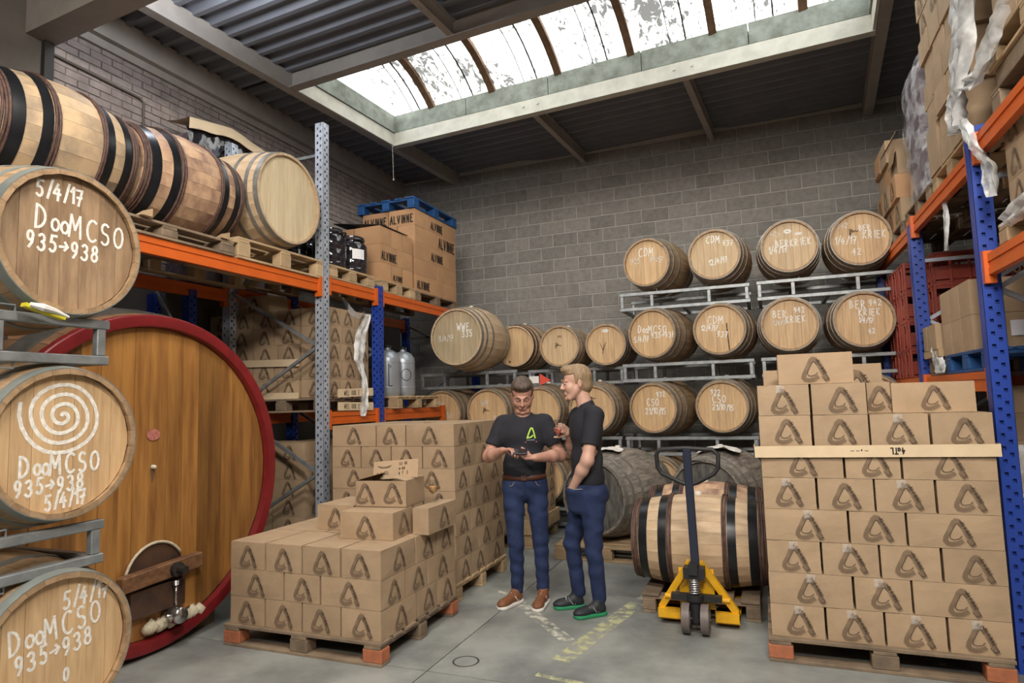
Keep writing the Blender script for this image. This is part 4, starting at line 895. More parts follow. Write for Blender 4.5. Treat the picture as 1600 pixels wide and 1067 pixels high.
# front barrels on the pallet jack
pallet('pallet lifted on the pallet jack under the hooped barrels', -.98, 5.0, 1.22, .84, .0, 'pal_old', along='y')
barrel('pale barrel with black and willow hoops on the pallet jack, in front', (-.56, 5.30, .146), PI / 2, .285, .35, .98, 'whisky', True, 'head_oak', 'stave_pale', group='barrels on the pallet jack')
barrel('second black and willow hooped barrel on the pallet jack, behind the front one', (-.57, 6.02, .146), PI / 2, .285, .355, .96, 'whisky', True, 'head_oak', 'stave_stain', group='barrels on the pallet jack')
# grey weathered casks on the floor pallets
pallet('pale pallet under the big grey cask behind the fair-haired man', -2.12, 6.36, 1.05, 1.15, 0, 'pal', along='x')
barrel('big grey weathered cask with a dark mouldy head behind the fair-haired man', (-1.56, 6.98, .146), -.30, .37, .465, 1.08, 'dark', True, 'head_dark', 'stave_dark', group='grey weathered casks')
pallet('pallet under the grey cask behind the pallet jack', -1.02 + .08, 6.52, 1.05, .9, 0, 'pal_old', along='x')
barrel('grey weathered cask with white paper on top, behind the pallet jack handle', (-.50, 7.13, .146), -.28, .37, .465, .98, 'dark', True, 'head_dark', 'stave_dark', group='grey weathered casks')
def crumple(label, loc, sx, sy, seed, m='paper', R=.47):
    rr = random.Random(seed); n = 9; vs = []
    for j in range(n):
        for i in range(n):
            x = -sx / 2 + sx * i / (n - 1) + rr.uniform(-.008, .008); y = -sy / 2 + sy * j / (n - 1) + rr.uniform(-.012, .012)
            vs.append((x, y, math.sqrt(max(R * R - x * x, 0)) - R + .004 + abs(rr.gauss(0, .008))))
    o = link('crumpled_paper', MB().add(vs, [(j * n + i, j * n + i + 1, (j + 1) * n + i + 1, (j + 1) * n + i) for j in range(n - 1) for i in range(n - 1)]).mesh('paper', M[m]), None, loc)
    tag(o, label, 'paper'); return o
crumple('torn white paper lying on the big grey cask behind the fair-haired man', (-1.62, 6.82, .146 + .925), .30, .34, 1)
crumple('torn white paper lying on the grey cask behind the pallet jack', (-.50, 6.95, .146 + .93), .42, .36, 2)

# ================================================================== THE BIG VAT
VX, VY, VZ, VR = -3.90, 3.22, 1.155, 1.13
vat = thing('oak_vat', 'giant oak vat lying on its side with a red-painted rim, under the left rack', 'vat', (VX, VY, 0), 0)
VLN = 1.22
def vr(x): t = (x + VLN) / VLN; return VR * (1.0 + .085 * math.sin(PI * min(max(t, 0), 1)))
nst = 60
ms = MB(); K = 8; da = PI / nst * .97
vs = []
for i in range(K + 1):
    x = -VLN + (VLN - .05) * i / K; R = vr(x) - .012
    for s in (-1, 1):
        for rr in (R, R - .05): vs.append((x, rr * math.sin(s * da), rr * math.cos(s * da)))
fs = []
for i in range(K):
    b = i * 4; c = b + 4; fs += [(b, b + 2, c + 2, c), (b + 1, c + 1, c + 3, b + 3), (b, c, c + 1, b + 1), (b + 2, b + 3, c + 3, c + 2)]
fs += [(0, 1, 3, 2), (K * 4, K * 4 + 2, K * 4 + 3, K * 4 + 1)]
sm_ = fixn(MB().add(vs, fs).mesh('vat_stave', M['vat_side']))
for i in range(nst): link('stave', sm_, vat, (0, 0, VZ), (2 * PI * i / nst, 0, 0))
for x0, x1 in ((-.26, -.13), (-.52, -.44), (-.86, -.78), (-1.18, -1.08)):
    link('iron_band', autosm(MB().lathe([(vr(x0) - .012, x0), (vr(x0) + .002, x0), (vr(x1) + .002, x1), (vr(x1) - .012, x1)], 72, axis='x').mesh('band', M['vat_band'], True), 40), vat, (0, 0, VZ))
link('red_rim', fixn(autosm(MB().lathe([(VR - .085, -.055), (VR - .080, -.004), (VR - .07, 0), (VR - .008, 0), (VR, -.008), (VR + .006, -.12), (VR - .03, -.12)], 96, axis='x').mesh('rim', M['vat_red'], True), 40)), vat, (0, 0, VZ))
# head boards
r = VR - .088; nbd = 17; bw = 2 * r / nbd; acc = -r
rr_ = random.Random(5)
wds = [bw * rr_.uniform(.8, 1.2) for _ in range(nbd)]; sc = 2 * r / sum(wds)
for i in range(nbd):
    y0 = acc + .0012; acc += wds[i] * sc; y1 = min(acc - .0012, r - .0005); m_ = 6
    top = [(y0 + (y1 - y0) * j / m_, math.sqrt(max(0, r * r - (y0 + (y1 - y0) * j / m_) ** 2))) for j in range(m_ + 1)]
    out = top + [(y, -z) for y, z in reversed(top)]; N_ = len(out); xf = -.06 + rr_.uniform(-.002, .002)
    link('head_board', fixn(MB().add([(xf, y, z) for y, z in out] + [(xf - .05, y, z) for y, z in out], [tuple(range(N_))] + [(j, N_ + j, N_ + (j + 1) % N_, (j + 1) % N_) for j in range(N_)]).mesh('vat_board', M['vat_wood'])), vat, (0, 0, VZ))
XF = -.056
RY = Matrix.Rotation(0, 4, 'X')
o = link('seal_label', MB().add([(0, .052 * math.cos(a), .040 * math.sin(a)) for a in [2 * PI * i / 24 for i in range(24)]], [tuple(range(24))]).mesh('seal', M['pink']), vat, (XF + .002, .0, 1.46)); o['label'] = 'small pink oval seal'
o = link('tasting_plug', MB().lathe([(.016, 0), (.014, .02), (.008, .03), (0, .03)], 12, axis='x').mesh('plug', M['cork'], True), vat, (XF, 0.0, 1.24)); o['label'] = 'pale round plug with a dark drip below'
link('plug_stain', MB().add([(0, -.02, 0), (0, .02, 0), (0, .008, -.09), (0, -.006, -.10)], [(0, 1, 2, 3)]).mesh('stain', M['ink_soft']), vat, (XF + .002, 0, 1.235))
# man door at the bottom with its wooden bar
dz = .50; dy = .03
link('man_door', MB().lathe([(0, .006), (.225, .006), (.232, 0)], 28, Matrix.Scale(1.0, 4), axis='x').mesh('door', M['door_dark']), vat, (XF, dy, dz))
arc_pts = [(.015, .23 * math.cos(R_(a)), .23 * math.sin(R_(a))) for a in range(30, 171, 10)]
link('door_gasket', MB().tube(arc_pts, .010, 6).mesh('gasket', M['foam'], True), vat, (XF, dy, dz))
link('door_bar', bmesh_box('bar', .07, .62, .105, M['bar_wood'], .008), vat, (XF + .05, dy + .02, dz + .03), (R_(3), 0, 0))
link('clamp_bolt', MB().lathe([(.05, 0), (.05, .03), (.03, .035), (.03, .09), (.0, .09)], 10, axis='x').mesh('clampbolt', M['iron']), vat, (XF + .085, dy + .10, dz + .03))
link('lower_board', bmesh_box('lowbar', .05, .42, .18, M['door_dark'], .006), vat, (XF + .03, dy, dz - .14))
tap = link('tap', MB().lathe([(.0, .14), (.05, .14), (.055, .12), (.055, .06), (.03, .05), (.03, 0)], 18, axis='x').mesh('tap', M['chrome'], True), vat, (XF + .02, dy + .09, dz - .27))
link('tap_handle', MB().tube([(.10, -.09, .02), (.10, 0, .0), (.10, .09, .03)], .010, 6).tube([(.08, 0, .05), (.08, 0, .20)], .009, 6).lathe([(.02, -.0), (.02, .03)], 8, Matrix.Translation((.08, 0, .2)), cap0=True, cap1=True).mesh('taph', M['chrome'], True), tap)
lump = MB()
for i in range(15):
    a = -.16 + i * .03; R0 = .042 + .014 * math.sin(i * 2.3)
    lump.tube([(-.0, a - .01, -.004), (.02, a, .02 + .006 * math.sin(i * 1.7)), (.05, a + .012, .0)], [R0 * .7, R0, R0 * .6], 7)
o = link('plaster_lump', lump.mesh('lump', M['foam'], True), vat, (XF + .0, dy + .10, VZ - math.sqrt(r * r - .16 ** 2) + .035 - .0)); o['kind'] = 'stuff'; o['label'] = 'crusty cream sealing paste along the foot of the head'
for y in (-.55, .55): link('cradle_block', MB().box(-1.15, -.15, y - .09, y + .09, 0, VZ - math.sqrt(VR ** 2 - (abs(y) - .09) ** 2) - .0).mesh('cradle', M['pal_old']), vat)
for x in (-1.05, -.4): link('cradle_beam', MB().box(x - .08, x + .08, -.7, .7, 0, .035).mesh('cbeam', M['pal_old']), vat)

# ================================================================== UPPER LEFT SHELF GOODS
pallet('new pale pallet under the black drums on the upper left shelf', -5.17, 5.24, .80, 1.14, 2.905, 'pal', along='y')
def drum(loc, label, rz=0, lab=True):
    t = thing('plastic_drum', label, 'drum', loc, rz, 'black drums on the upper left shelf')
    P = [(0, 0), (.150, 0), (.165, .015), (.168, .05), (.162, .06), (.168, .07), (.170, .18), (.163, .19), (.170, .20), (.168, .31), (.150, .34), (.125, .36), (.125, .372)]
    link('drum_body', autosm(MB().lathe(P, 28).mesh('drum', M['film_blk'], True), 50), t)
    link('lid', autosm(MB().lathe([(.135, .368), (.138, .372), (.138, .41), (.125, .418), (0, .418)], 28).mesh('lid', M['film_blk'], True), 40), t)
    link('clamp_ring', MB().lathe([(.137, .375), (.143, .38), (.143, .39), (.137, .395)], 28).mesh('clamp', M['iron'], True), t)
    for s in (-1, 1): link('handle', MB().tube([(s * .14, -.05, .34), (s * .172, -.045, .37), (s * .172, .045, .37), (s * .14, .05, .34)], .011, 6).mesh('handle', M['film_blk'], True), t)
    if lab:
        lb = link('paper_label', MB().lathe([(.1715, .15), (.1715, .26)], 8, None, a0=-.42, a1=.42).mesh('plabel', M['white']), t, (0, 0, 0), (0, 0, 0)); lb['label'] = 'white printed label'
    return t
zt = 2.905 + .146
drum((-4.20, 5.85, zt), 'black plastic drum with a white label, nearest the lettered cartons', R_(-28))
drum((-4.20, 5.47, zt), 'black plastic drum beside the labelled one, front edge of the pallet', 0, False)
drum((-4.56, 5.66, zt), 'black plastic drum behind the two front ones on the pallet', 0, False)
drum((-4.56, 5.28 + .02, zt), 'black plastic drum behind the galvanised upright', 0, False)
drum((-4.22, 5.30 - .21 + .02, zt) if 0 else (-4.90, 5.90, zt), 'black plastic drum at the back of the pallet, wall side', 0, False)
def bigtext(o, txt, h, x, z, face, sx, sy, w=.021):
    fw_ = (sx if face == 'f' else sy) * .86; h = min(h, fw_ / (len(txt) * .50)); wd = len(txt) * h * .52; w = min(w, h * .15)
    me = MB().strokes(text_polys(txt, h, -wd / 2, 0, 0, adv=.55, asp=.5), w).mesh('lettering', M['black_ink'])
    if face == 'f': link('lettering', me, o, (x, -sy / 2 - .0072, z))
    else: link('lettering', me, o, (sx / 2 + .0072, x, z), (0, 0, PI / 2))
def brownstack(nm, X0, Y0, W, D, z0, layers, h, texts, grp):
    for k in range(layers):
        ny = 2 if k % 2 else 3; nx = 3 if k % 2 else 2
        for j in range(ny):
            for i in range(nx):
                if not (i == nx - 1 or j == 0 or k == layers - 1): continue
                x0 = X0 + W * i / nx; x1 = X0 + W * (i + 1) / nx; y0 = Y0 + D * j / ny; y1 = Y0 + D * (j + 1) / ny
                side = 'aisle side' if i == nx - 1 else 'wall side' if i == 0 else 'middle'
                o = carton(x0, x1, y0, y1, z0 + k * h, h, 'brown carton, %s, %s layer up, %s, %s from near end' % (nm, ORD[k], side, ORD[j]), grp, '', 'kraft_warm')
                if (k, j, 'r') in texts and i == nx - 1: bigtext(o, 'ALVINNE', h * .62, .01, h * .18, 'r', x1 - x0 - .009, y1 - y0)
                if (k, i, 'f') in texts and j == 0: bigtext(o, 'ALVINNE', h * .62, .01, h * .18, 'f', x1 - x0, y1 - y0 - .009)
pallet('pallet with round blocks under the lower brown carton stack, upper left shelf', -4.84, 6.20, .76, .80, 2.905, 'pal', along='y')
brownstack('lower lettered stack', -4.80, 6.22, .73, .74, zt, 3, .215, {(1, 0, 'r'), (0, 1, 'r'), (0, 0, 'f')}, 'brown cartons on the upper left shelf')
carton(-5.2, -4.84, 6.05, 6.45, zt + .0, .20, 'brown carton behind the drums beside the lower lettered stack, wall side', 'brown cartons on the upper left shelf', '', 'kraft_warm')
fb = tag(link('black_sheet', MB().box(-.34, .36, -.30, .28, 0, .008, Matrix.Rotation(R_(8), 4, 'Y')).mesh('sheet', M['film_blk']), None, (-4.42, 6.55, zt + .70)), 'black lid sheet lying tilted over the lower lettered stack', 'sheet')
pallet('grey pallet under the tall brown carton stack in the corner', -4.90, 7.03, 1.2, .82, 2.905, 'pal_old', along='y')
brownstack('tall corner stack', -4.88, 7.04, .80, 1.16, zt, 5, .215, {(4, 0, 'f'), (4, 1, 'f'), (4, 1, 'r'), (3, 1, 'r'), (1, 1, 'f'), (0, 0, 'r'), (2, 1, 'r')}, 'brown cartons on the upper left shelf')
pallet('blue pallet lying on top of the tall brown carton stack in the corner', -4.93, 7.0, 1.22, .86, zt + 1.075, 'pal_blue', along='y')
carton(-5.35, -4.95, 5.45, 5.75, zt + .0 + .42, .3, 'plain brown carton behind the black drums', 'brown cartons on the upper left shelf', '', 'kraft_warm')
# film-covered load behind the willow hooped barrels
ft_ = thing('film_wrapped_load', 'load with a cardboard lid under black film behind the hooped barrels', 'wrapped load', (-5.535, 5.30, 2.91), 0)
link('load_body', bmesh_box('load', .36, 1.1, 1.60, M['bottlebox'], .03), ft_, (.0, 0, .80))
vs = []; n = 13; rr = random.Random(3)
for j in range(n):
    y = -.66 + 1.32 * j / (n - 1); pk = 1.64 + .13 * (1 - abs(y + .1) / .76)
    for k in range(4): vs.append((-.10 + .35 * min(k / 2, 1) + rr.uniform(-.006, .006), y, pk + .03 * (k < 1) - (.10 + .02 * rr.random()) * (k == 3)))
link('cardboard_lid', MB().add(vs, [(j * 4 + i, j * 4 + i + 1, (j + 1) * 4 + i + 1, (j + 1) * 4 + i) for j in range(n - 1) for i in range(3)]).mesh('lid', M['kraft_pale'], True), ft_)
vs = []
for j in range(25):
    y = -.66 + 1.32 * j / 24
    for k in range(5):
        vs.append((.20 + .02 * math.sin(j * 1.9 + k * 1.1) + .008 * k, y, 1.56 + .11 * (1 - abs(y + .1) / .76) - k * (.06 + .02 * math.sin(j * 1.3))))
link('black_film', MB().add(vs, [(j * 5 + k, j * 5 + k + 1, (j + 1) * 5 + k + 1, (j + 1) * 5 + k) for j in range(24) for k in range(4)]).mesh('bfilm', M['film_blk'], True), ft_)
# kegs on the low left shelf
pallet('pallet under the two steel kegs on the low left shelf', -5.1, 6.36, 1.16, .98, 1.565, 'pal')
def keg(x, y, label, mark):
    t = thing('steel_keg', label, 'keg', (x, y, 1.711), 0, 'steel kegs')
    link('keg_body', autosm(MB().lathe([(0, .0), (.13, .0), (.145, .03), (.15, .06), (.15, .42), (.146, .46), (.11, .52), (.06, .55), (.035, .555), (.035, .58), (0, .58)], 28).mesh('keg', M['keg'], True), 40), t)
    for z in (.10, .40): link('seam_ring', MB().lathe([(.150, z), (.153, z + .006), (.150, z + .012)], 28).mesh('seam', M['keg'], True), t)
    link('keg_handle', MB().tube([(-.05, 0, .55), (-.05, 0, .60), (.05, 0, .60), (.05, 0, .55)], .008, 6).mesh('kh', M['iron'], True), t)
    if mark:
        link('line_mark', MB().tube([(.152 * math.cos(a), .152 * math.sin(a), .26 + .07 * math.sin(u)) for u in [2 * PI * i / 20 for i in range(20)] for a in [-.75 + .42 * math.cos(u)]], .004, 4, closed=True).mesh('mark', M['iron']), t)
    else:
        link('line_mark', MB().strokes([[(-.02, .12), (.02, .12)], [(-.02, .12), (-.02, .38)], [(0, .34), (0, .36)]], .012).mesh('mark', M['iron']), t, (.108, -.108, 0), (0, 0, PI / 4))
    link('plastic_cap', MB().lathe([(.02, .58), (.02, .61), (0, .61)], 10).mesh('cap', M['black']), t)
keg(-4.22, 6.58, 'grey steel keg, partly hidden by the blue upright', False)
keg(-4.22, 6.93, 'grey steel keg with a drawn oval, right one of the pair', True)
carton(-4.9, -4.45, 6.5, 6.9, 1.711, .34, 'shaded plain carton behind the steel kegs', 'cartons on the low left shelf', '', 'kraft_edge')
# hanging clear film between the uprights
def filmsheet(label, pts, wdt, nrm, seed, m='film', depth=.03, name='plastic_film', cols=7):
    # a crumpled hanging sheet following a polyline of (x,y,z) with widths along nrm
    rr = random.Random(seed); P = [Vector(p) for p in pts]; W_ = Vector(nrm).normalized(); vs = []; rows_ = []
    seg = 6
    for i in range(len(P) - 1):
        for k in range(seg):
            t_ = k / seg; rows_.append((P[i].lerp(P[i + 1], t_), wdt[i] + (wdt[i + 1] - wdt[i]) * t_))
    rows_.append((P[-1], wdt[-1])); out = W_.cross(Vector((0, 0, 1))).normalized()
    ph = rr.uniform(0, 6)
    for j, (p, w_) in enumerate(rows_):
        for i in range(cols):
            a = i / (cols - 1) - .5
            vs.append(p + W_ * (a * w_ + rr.uniform(-.06, .06) * w_) + out * (depth * math.sin(i * 1.9 + ph + j * .35) + rr.uniform(-.3, .3) * depth))
    R = len(rows_)
    o = link(name, MB().add(vs, [(j * cols + i, j * cols + i + 1, (j + 1) * cols + i + 1, (j + 1) * cols + i) for j in range(R - 1) for i in range(cols - 1)]).mesh('film', M[m], True))
    tag(o, label, 'plastic film'); return o
filmsheet('crumpled clear film hanging down beside the blue left upright', [(-4.0, 5.86, 2.60), (-4.02, 5.76, 2.40), (-4.03, 5.74, 2.1), (-4.02, 5.80, 1.9), (-4.0, 5.78, 1.6), (-4.0, 5.76, 1.5)], [.10, .16, .16, .10, .11, .05], (0, 1, 0), 4, 'film_w', .02)
filmsheet('thin film drooping under the upper left shelf', [(-4.12, 5.55, 2.76), (-4.12, 5.72, 2.62), (-4.12, 5.88, 2.58), (-4.12, 5.98, 2.66)], [.03, .08, .06, .03], (0, .3, 1), 8, 'film', .01)
sgn_ = thing('warning_triangle', 'small red triangular marker behind the dark-haired man', 'marker', (-2.66, 7.772, 1.80))
link('triangle', MB().add([(-.05, 0, 0), (-.05, 0, .15), (.10, 0, .06), (-.05, .004, 0), (-.05, .004, .15), (.10, .004, .06)], [(0, 2, 1), (3, 4, 5), (0, 1, 4, 3), (1, 2, 5, 4), (2, 0, 3, 5)]).mesh('tri', M['red']), sgn_)
link('white_card', MB().box(-.19, -.06, -.004, 0, .03, .12).mesh('card', M['paper']), sgn_)

# ================================================================== RIGHT RACK GOODS
zu = 3.105; XR = 1.27
pallet('pallet under the tall carton stack on the upper right shelf', XR + .02, 4.78, .98, 1.0, zu, 'pal', along='y')
sidegrp = 'cartons on the upper right shelf'
for k in range(9):
    for c in range(3):
        wv = .32 + (.02 if (c + k) % 2 else -.02); y0 = 4.80 + c * .32 + (.05 if k % 2 else 0); 
        xo = random.uniform(-.018, .018); carton(XR + .015 + xo, XR + .42 + xo, y0, y0 + .312, zu + .146 + k * .185, .185, 'carton, upper right shelf stack, %s row up, %s from the camera end' % (ORD[k], ORD[c]), sidegrp, 'l' if k > 5 else '', 'kraft', gap=.008)
fw = thing('film_wrapped_load', 'tall purple-dark load wrapped in shiny film on the upper right shelf', 'wrapped load', (XR + .42, 6.40, zu), 0)
vs = []; nA = 20; rr = random.Random(9)
for j in range(12):
    z = .0 + 1.30 * j / 11; s_ = 1.0 - (.28 * max(0, (j - 8) / 3) ** 2)
    for i in range(nA):
        a = 2 * PI * i / nA; cx = math.copysign(abs(math.cos(a)) ** .45, math.cos(a)); cy = math.copysign(abs(math.sin(a)) ** .45, math.sin(a)); q = 1 + rr.uniform(-.035, .035)
        vs.append((cx * .40 * s_ * q, cy * .36 * s_ * q, .146 + z))
sk = [(j * nA + i, j * nA + (i + 1) % nA, (j + 1) * nA + (i + 1) % nA, (j + 1) * nA + i) for j in range(11) for i in range(nA)]
link('load_body', MB().add([(x * .93, y * .93, z - .01) for x, y, z in vs], sk + [tuple(range(11 * nA, 12 * nA))]).mesh('load', M['bottlebox'], False), fw)
link('stretch_film', MB().add(vs, sk + [tuple(range(11 * nA, 12 * nA))]).mesh('wrap', M['film'], False), fw)
pallet('grey pallet under the film-wrapped load, upper right shelf', XR + .02, 5.86, .98, 1.0, zu, 'pal_old', along='y')
pallet('pallet under the flapped cartons at the far end of the upper right shelf', XR + .02, 6.95, 1.1, 1.0, zu - .02, 'pal_old', along='y')
for k in range(4):
    for c in range(3):
        if k == 3 and c == 0: continue
        y0 = 7.0 + c * .36
        carton(XR + .02 - .03 * (k % 2), XR + .42, y0, y0 + .35, zu + .126 + k * .235, .235, 'warm brown carton, far upper right shelf, %s row up, %s from the wrapped load' % (ORD[k], ORD[c]), 'flapped cartons at the far right', 'l' if k < 2 else '', 'kraft_warm' if (k + c) % 2 else 'kraft')
for k, (y, z) in enumerate(((7.45, 4.05), (7.9, 3.95), (7.15, 3.8))):
    tag(link('carton_flap', MB().box(0, .20, -.15, .15, 0, .004, Matrix.Rotation(R_(-60 - 10 * k), 4, 'Y')).mesh('flap', M['kraft_in'] if k == 2 else M['kraft_edge']), None, (XR - .01, y, z)), 'loose raised flap on the far upper right cartons, %s from the wall' % ORD[2 - k], 'carton flap')
# film curtain over the near part
filmsheet('milky film curtain hanging over the near end of the upper right shelf', [(1.32, 4.32, 4.75), (1.27, 4.42, 4.2), (1.24, 4.58, 3.75), (1.22, 4.68, 3.45), (1.22, 4.72, 3.25)], [1.15, .95, .60, .36, .20], (0.1, 1, 0), 12, 'film_w', .04, cols=15)
filmsheet('ragged film tail hanging from the upper right beam past the blue upright', [(1.22, 4.62, 3.28), (1.23, 4.48, 3.05), (1.26, 4.36, 2.9), (1.25, 4.32, 2.70)], [.10, .16, .22, .10], (0, 1, .2), 14, 'film_w', .02)
filmsheet('thin film strip hanging below the far upper right shelf', [(1.28, 5.42, 3.0), (1.28, 5.42, 2.85), (1.27, 5.44, 2.62)], [.04, .07, .06], (0, 1, 0), 15, 'film_w', .012)
filmsheet('bunched clear film draped between the curtain and the upper beam', [(1.22, 4.62, 3.50), (1.24, 4.35, 3.42), (1.25, 4.1, 3.50), (1.26, 3.9, 3.62)], [.10, .14, .12, .06], (0, .2, 1), 16, 'film_w', .03)
# near bay: pallet overhead, pallet with wrapped cartons below
pallet('pallet on the near upper right shelf under the hanging film', 1.30, 3.2, 1.15, 1.0, 3.42, 'pal', along='y')
for k in range(4):
    for c in range(3): carton(1.32, 1.74, 3.22 + c * .36, 3.57 + c * .36, 3.57 + k * .185, .185, 'carton above the near pallet, upper right shelf, %s row up, %s from the picture edge' % (ORD[k], ORD[c]), 'cartons on the near upper right shelf', '', 'kraft')
pallet('second pallet under the overhead one on the near upper right shelf', 1.30, 3.2, 1.15, 1.0, 3.145 + .02, 'pal_old', along='y')
tag(link('spacer_boards', MB().box(1.32, 2.3, 3.25, 4.3, 3.31, 3.42).mesh('spacer', M['pal_old'])), 'dark timber packing between the two near upper right pallets', 'timber')
pallet('film-covered pallet on the middle beam at the right edge', 1.30, 3.3, 1.15, 1.0, 2.415, 'pal', along='y')
for k in range(3):
    for c in range(3): carton(1.33, 1.75, 3.42 + c * .31, 3.73 + c * .31 - .01, 2.565 + .02 + k * .185, .185, 'carton on the middle right shelf, %s row up, %s from the picture edge' % (ORD[k], ORD[c]), 'cartons on the middle right shelf', 'l', 'kraft')
filmsheet('crumpled film bunched under the cartons on the middle right shelf', [(1.31, 4.42, 2.56), (1.30, 4.0, 2.58), (1.30, 3.5, 2.58)], [.10, .14, .12], (0, .05, 1), 21, 'film_w', .02)
# low right shelf: blue pallet with plain cartons, red crates beyond
pallet('blue pallet on the low right shelf under plain cartons', XR + .0, 4.74, 1.0, 1.0, 1.722, 'pal_blue', along='y')
pallet('grey pallet with film below the small cartons, low right shelf', XR + .02, 5.78, .60, 1.0, 1.722, 'pal_old', along='y')
for k in range(2):
    for c in range(3):
        y0 = 5.02 + c * .26
        o = carton(XR + .0, XR + .50, y0, y0 + .255, 1.868 + k * .235, .235, 'plain carton above the blue pallet, %s row, %s from the near blue upright' % (('lower', 'upper')[k], ORD[c]), 'plain cartons on the blue pallet', '', 'kraft_edge')
        if k == 0 and c == 0: link('paper_label', MB().add([(-.06, 0, 0), (.06, 0, 0), (.06, 0, .10), (-.06, 0, .10)], [(0, 1, 2, 3)]).mesh('plab', M['white']), o, (.02, -.1345, .08))
for c in range(3): carton(XR - .03, XR + .12 + .3, 5.86 + c * .15, 6.0 + c * .15, 1.868 + .06, .20, 'small plain carton on the grey film pallet, %s from the blue pallet' % ORD[c], 'small cartons on the low right shelf', '', 'kraft')
tag(link('packing_board', MB().box(XR - .02, XR + .45, 5.84, 6.34, 1.868, 1.926).mesh('pb', M['pal'])), 'pale packing board under the small cartons, low right shelf', 'board')
filmsheet('torn grey film hanging off the low right shelf by the far upright', [(1.26, 5.98, 1.95), (1.255, 5.92, 1.85), (1.25, 5.86, 1.74)], [.12, .22, .38], (0, 1, 0), 23, 'film_w', .02)
def crate(x, y, z, label, text=False, yaw=0):
    t = thing('plastic_crate', label, 'crate', (x, y, z), yaw, 'red crates'); W2, D2, H = .20, .15, .27
    mb = MB(); 
    for sx_ in (-1, 1): mb.box(sx_ * W2 - .006, sx_ * W2 + .006, -D2, D2, .03, .15).box(sx_ * W2 - .006, sx_ * W2 + .006, -D2, D2, .22, H)
    for sy_ in (-1, 1): mb.box(-W2, W2, sy_ * D2 - .006, sy_ * D2 + .006, .03, .15).box(-W2, W2, sy_ * D2 - .006, sy_ * D2 + .006, .22, H)
    mb.box(-W2, W2, -D2, D2, 0, .02)
    link('crate_shell', mb.mesh('crate', M['crate']), t)
    for x_ in (-W2, -.07, .07, W2): 
        for sy_ in (-1, 1): link('rib', bmesh_box('rib', .02, .022, H, M['crate'], .003), t, (x_, sy_ * (D2 + .003), H / 2))
    for y_ in (-D2 * .5, D2 * .5):
        for sx_ in (-1, 1): link('rib', bmesh_box('rib', .022, .02, H, M['crate'], .003), t, (sx_ * (W2 + .003), y_, H / 2))
    link('rim', MB().box(-W2 - .012, W2 + .012, -D2 - .012, -D2 + .006, H - .02, H).box(-W2 - .012, W2 + .012, D2 - .006, D2 + .012, H - .02, H).box(-W2 - .012, -W2 + .006, -D2, D2, H - .02, H).box(W2 - .006, W2 + .012, -D2, D2, H - .02, H).mesh('rim', M['crate']), t)
    if text: link('lettering', MB().strokes(text_polys('TOSS', .075, -.13, .035, 0, adv=.85, asp=.8), .014).mesh('toss', M['cream_text']), t, (0, -D2 - .016, 0))
for k in range(4):
    for c in range(2):
        crate(1.62 + c * .44, 6.72, 1.726 + k * .272, 'red plastic crate, front row by the far upright, %s up, %s column' % (ORD[k], ('first', 'second')[c]), text=(c == 1 and k in (3, 1)) or (c == 0 and k == 2))
for k in range(4):
    for c in range(3):
        crate(1.47, 7.12 + c * .34, 1.726 + k * .272, 'red plastic crate, aisle side row, %s up, %s behind the front row' % (ORD[k], ORD[c]))
# floor behind the tall stack
pallet('pallet on the floor behind the near blue upright', 1.5, 5.3, 1.0, .9, 0, 'pal', along='y')
for k in range(8):
    carton(1.52, 1.96, 5.32, 5.62, .146 + k * .185, .185, 'carton in the floor stack behind the near blue upright, %s up, aisle side' % ORD[k], 'cartons on the floor behind the upright', 'f', 'kraft')
    carton(1.97, 2.40, 5.32, 5.62, .146 + k * .185, .185, 'carton in the floor stack behind the near blue upright, %s up, wall side' % ORD[k], 'cartons on the floor behind the upright', 'f', 'kraft')
filmsheet('clear film hanging down beside the tall right-hand stack', [(1.235, 4.80, 1.18), (1.235, 4.80, .95), (1.23, 4.78, .75), (1.23, 4.75, .55)], [.10, .14, .16, .12], (1, .6, 0), 25, 'film', .015)
filmsheet('bundle of pale film on the floor pallet at the right edge', [(1.62, 5.0, 1.25), (1.60, 5.0, .9), (1.62, 5.0, .5)], [.4, .5, .4], (1, 0, 0), 27, 'film_w', .05, cols=11)

# ================================================================== PALLET JACK
jk = thing('pallet_jack', 'yellow pallet jack with a dark handle under the hooped barrels', 'pallet jack', (-.55, 4.66, 0))
for s in (-1, 1):
    x = s * .195
    link('fork', MB().box(x - .08, x + .08, .22, 1.38, .058, .064).box(x - .08, x - .074, .22, 1.38, .04, .06).box(x + .074, x + .08, .22, 1.38, .04, .06).box(x - .08, x + .08, .16, .24, .03, .115).mesh('fork', M['yellow']), jk)
    link('fork_roller', MB().lathe([(0, x - .03), (.028, x - .03), (.03, x), (.028, x + .03), (0, x + .03)], 14, Matrix.Translation((0, 1.2, .032)), axis='x').mesh('roller', M['wheel'], True), jk)
    link('frame_leg', MB().bar((s * .035, .10, .455), (s * .255, .17, .115), .045, .05, (0, 1, 0)).mesh('leg', M['yellow']), jk)
    link('foot_box', MB().box(min(s * .12, s * .275), max(s * .12, s * .275), .12, .24, .05, .115).mesh('fbox', M['yellow']), jk)
    link('steering_wheel', autosm(MB().lathe([(.0, -.028), (.045, -.028), (.05, -.02), (.085, -.02), (.10, -.026), (.10, .026), (.085, .02), (.05, .02), (.045, .028), (0, .028)], 30, Matrix.Translation((s * .063, 0, .101)), axis='x').mesh('wheel', M['wheel'], True), 40), jk)
    link('pivot_pin', MB().lathe([(0, -.03), (.018, -.03), (.018, .03), (0, .03)], 10, Matrix.Translation((s * .19, .13, .20)), axis='x').mesh('pin', M['yellow']), jk)
link('backplate', MB().box(-.12, .12, .135, .15, .13, .40).mesh('bp', M['yellow']), jk)
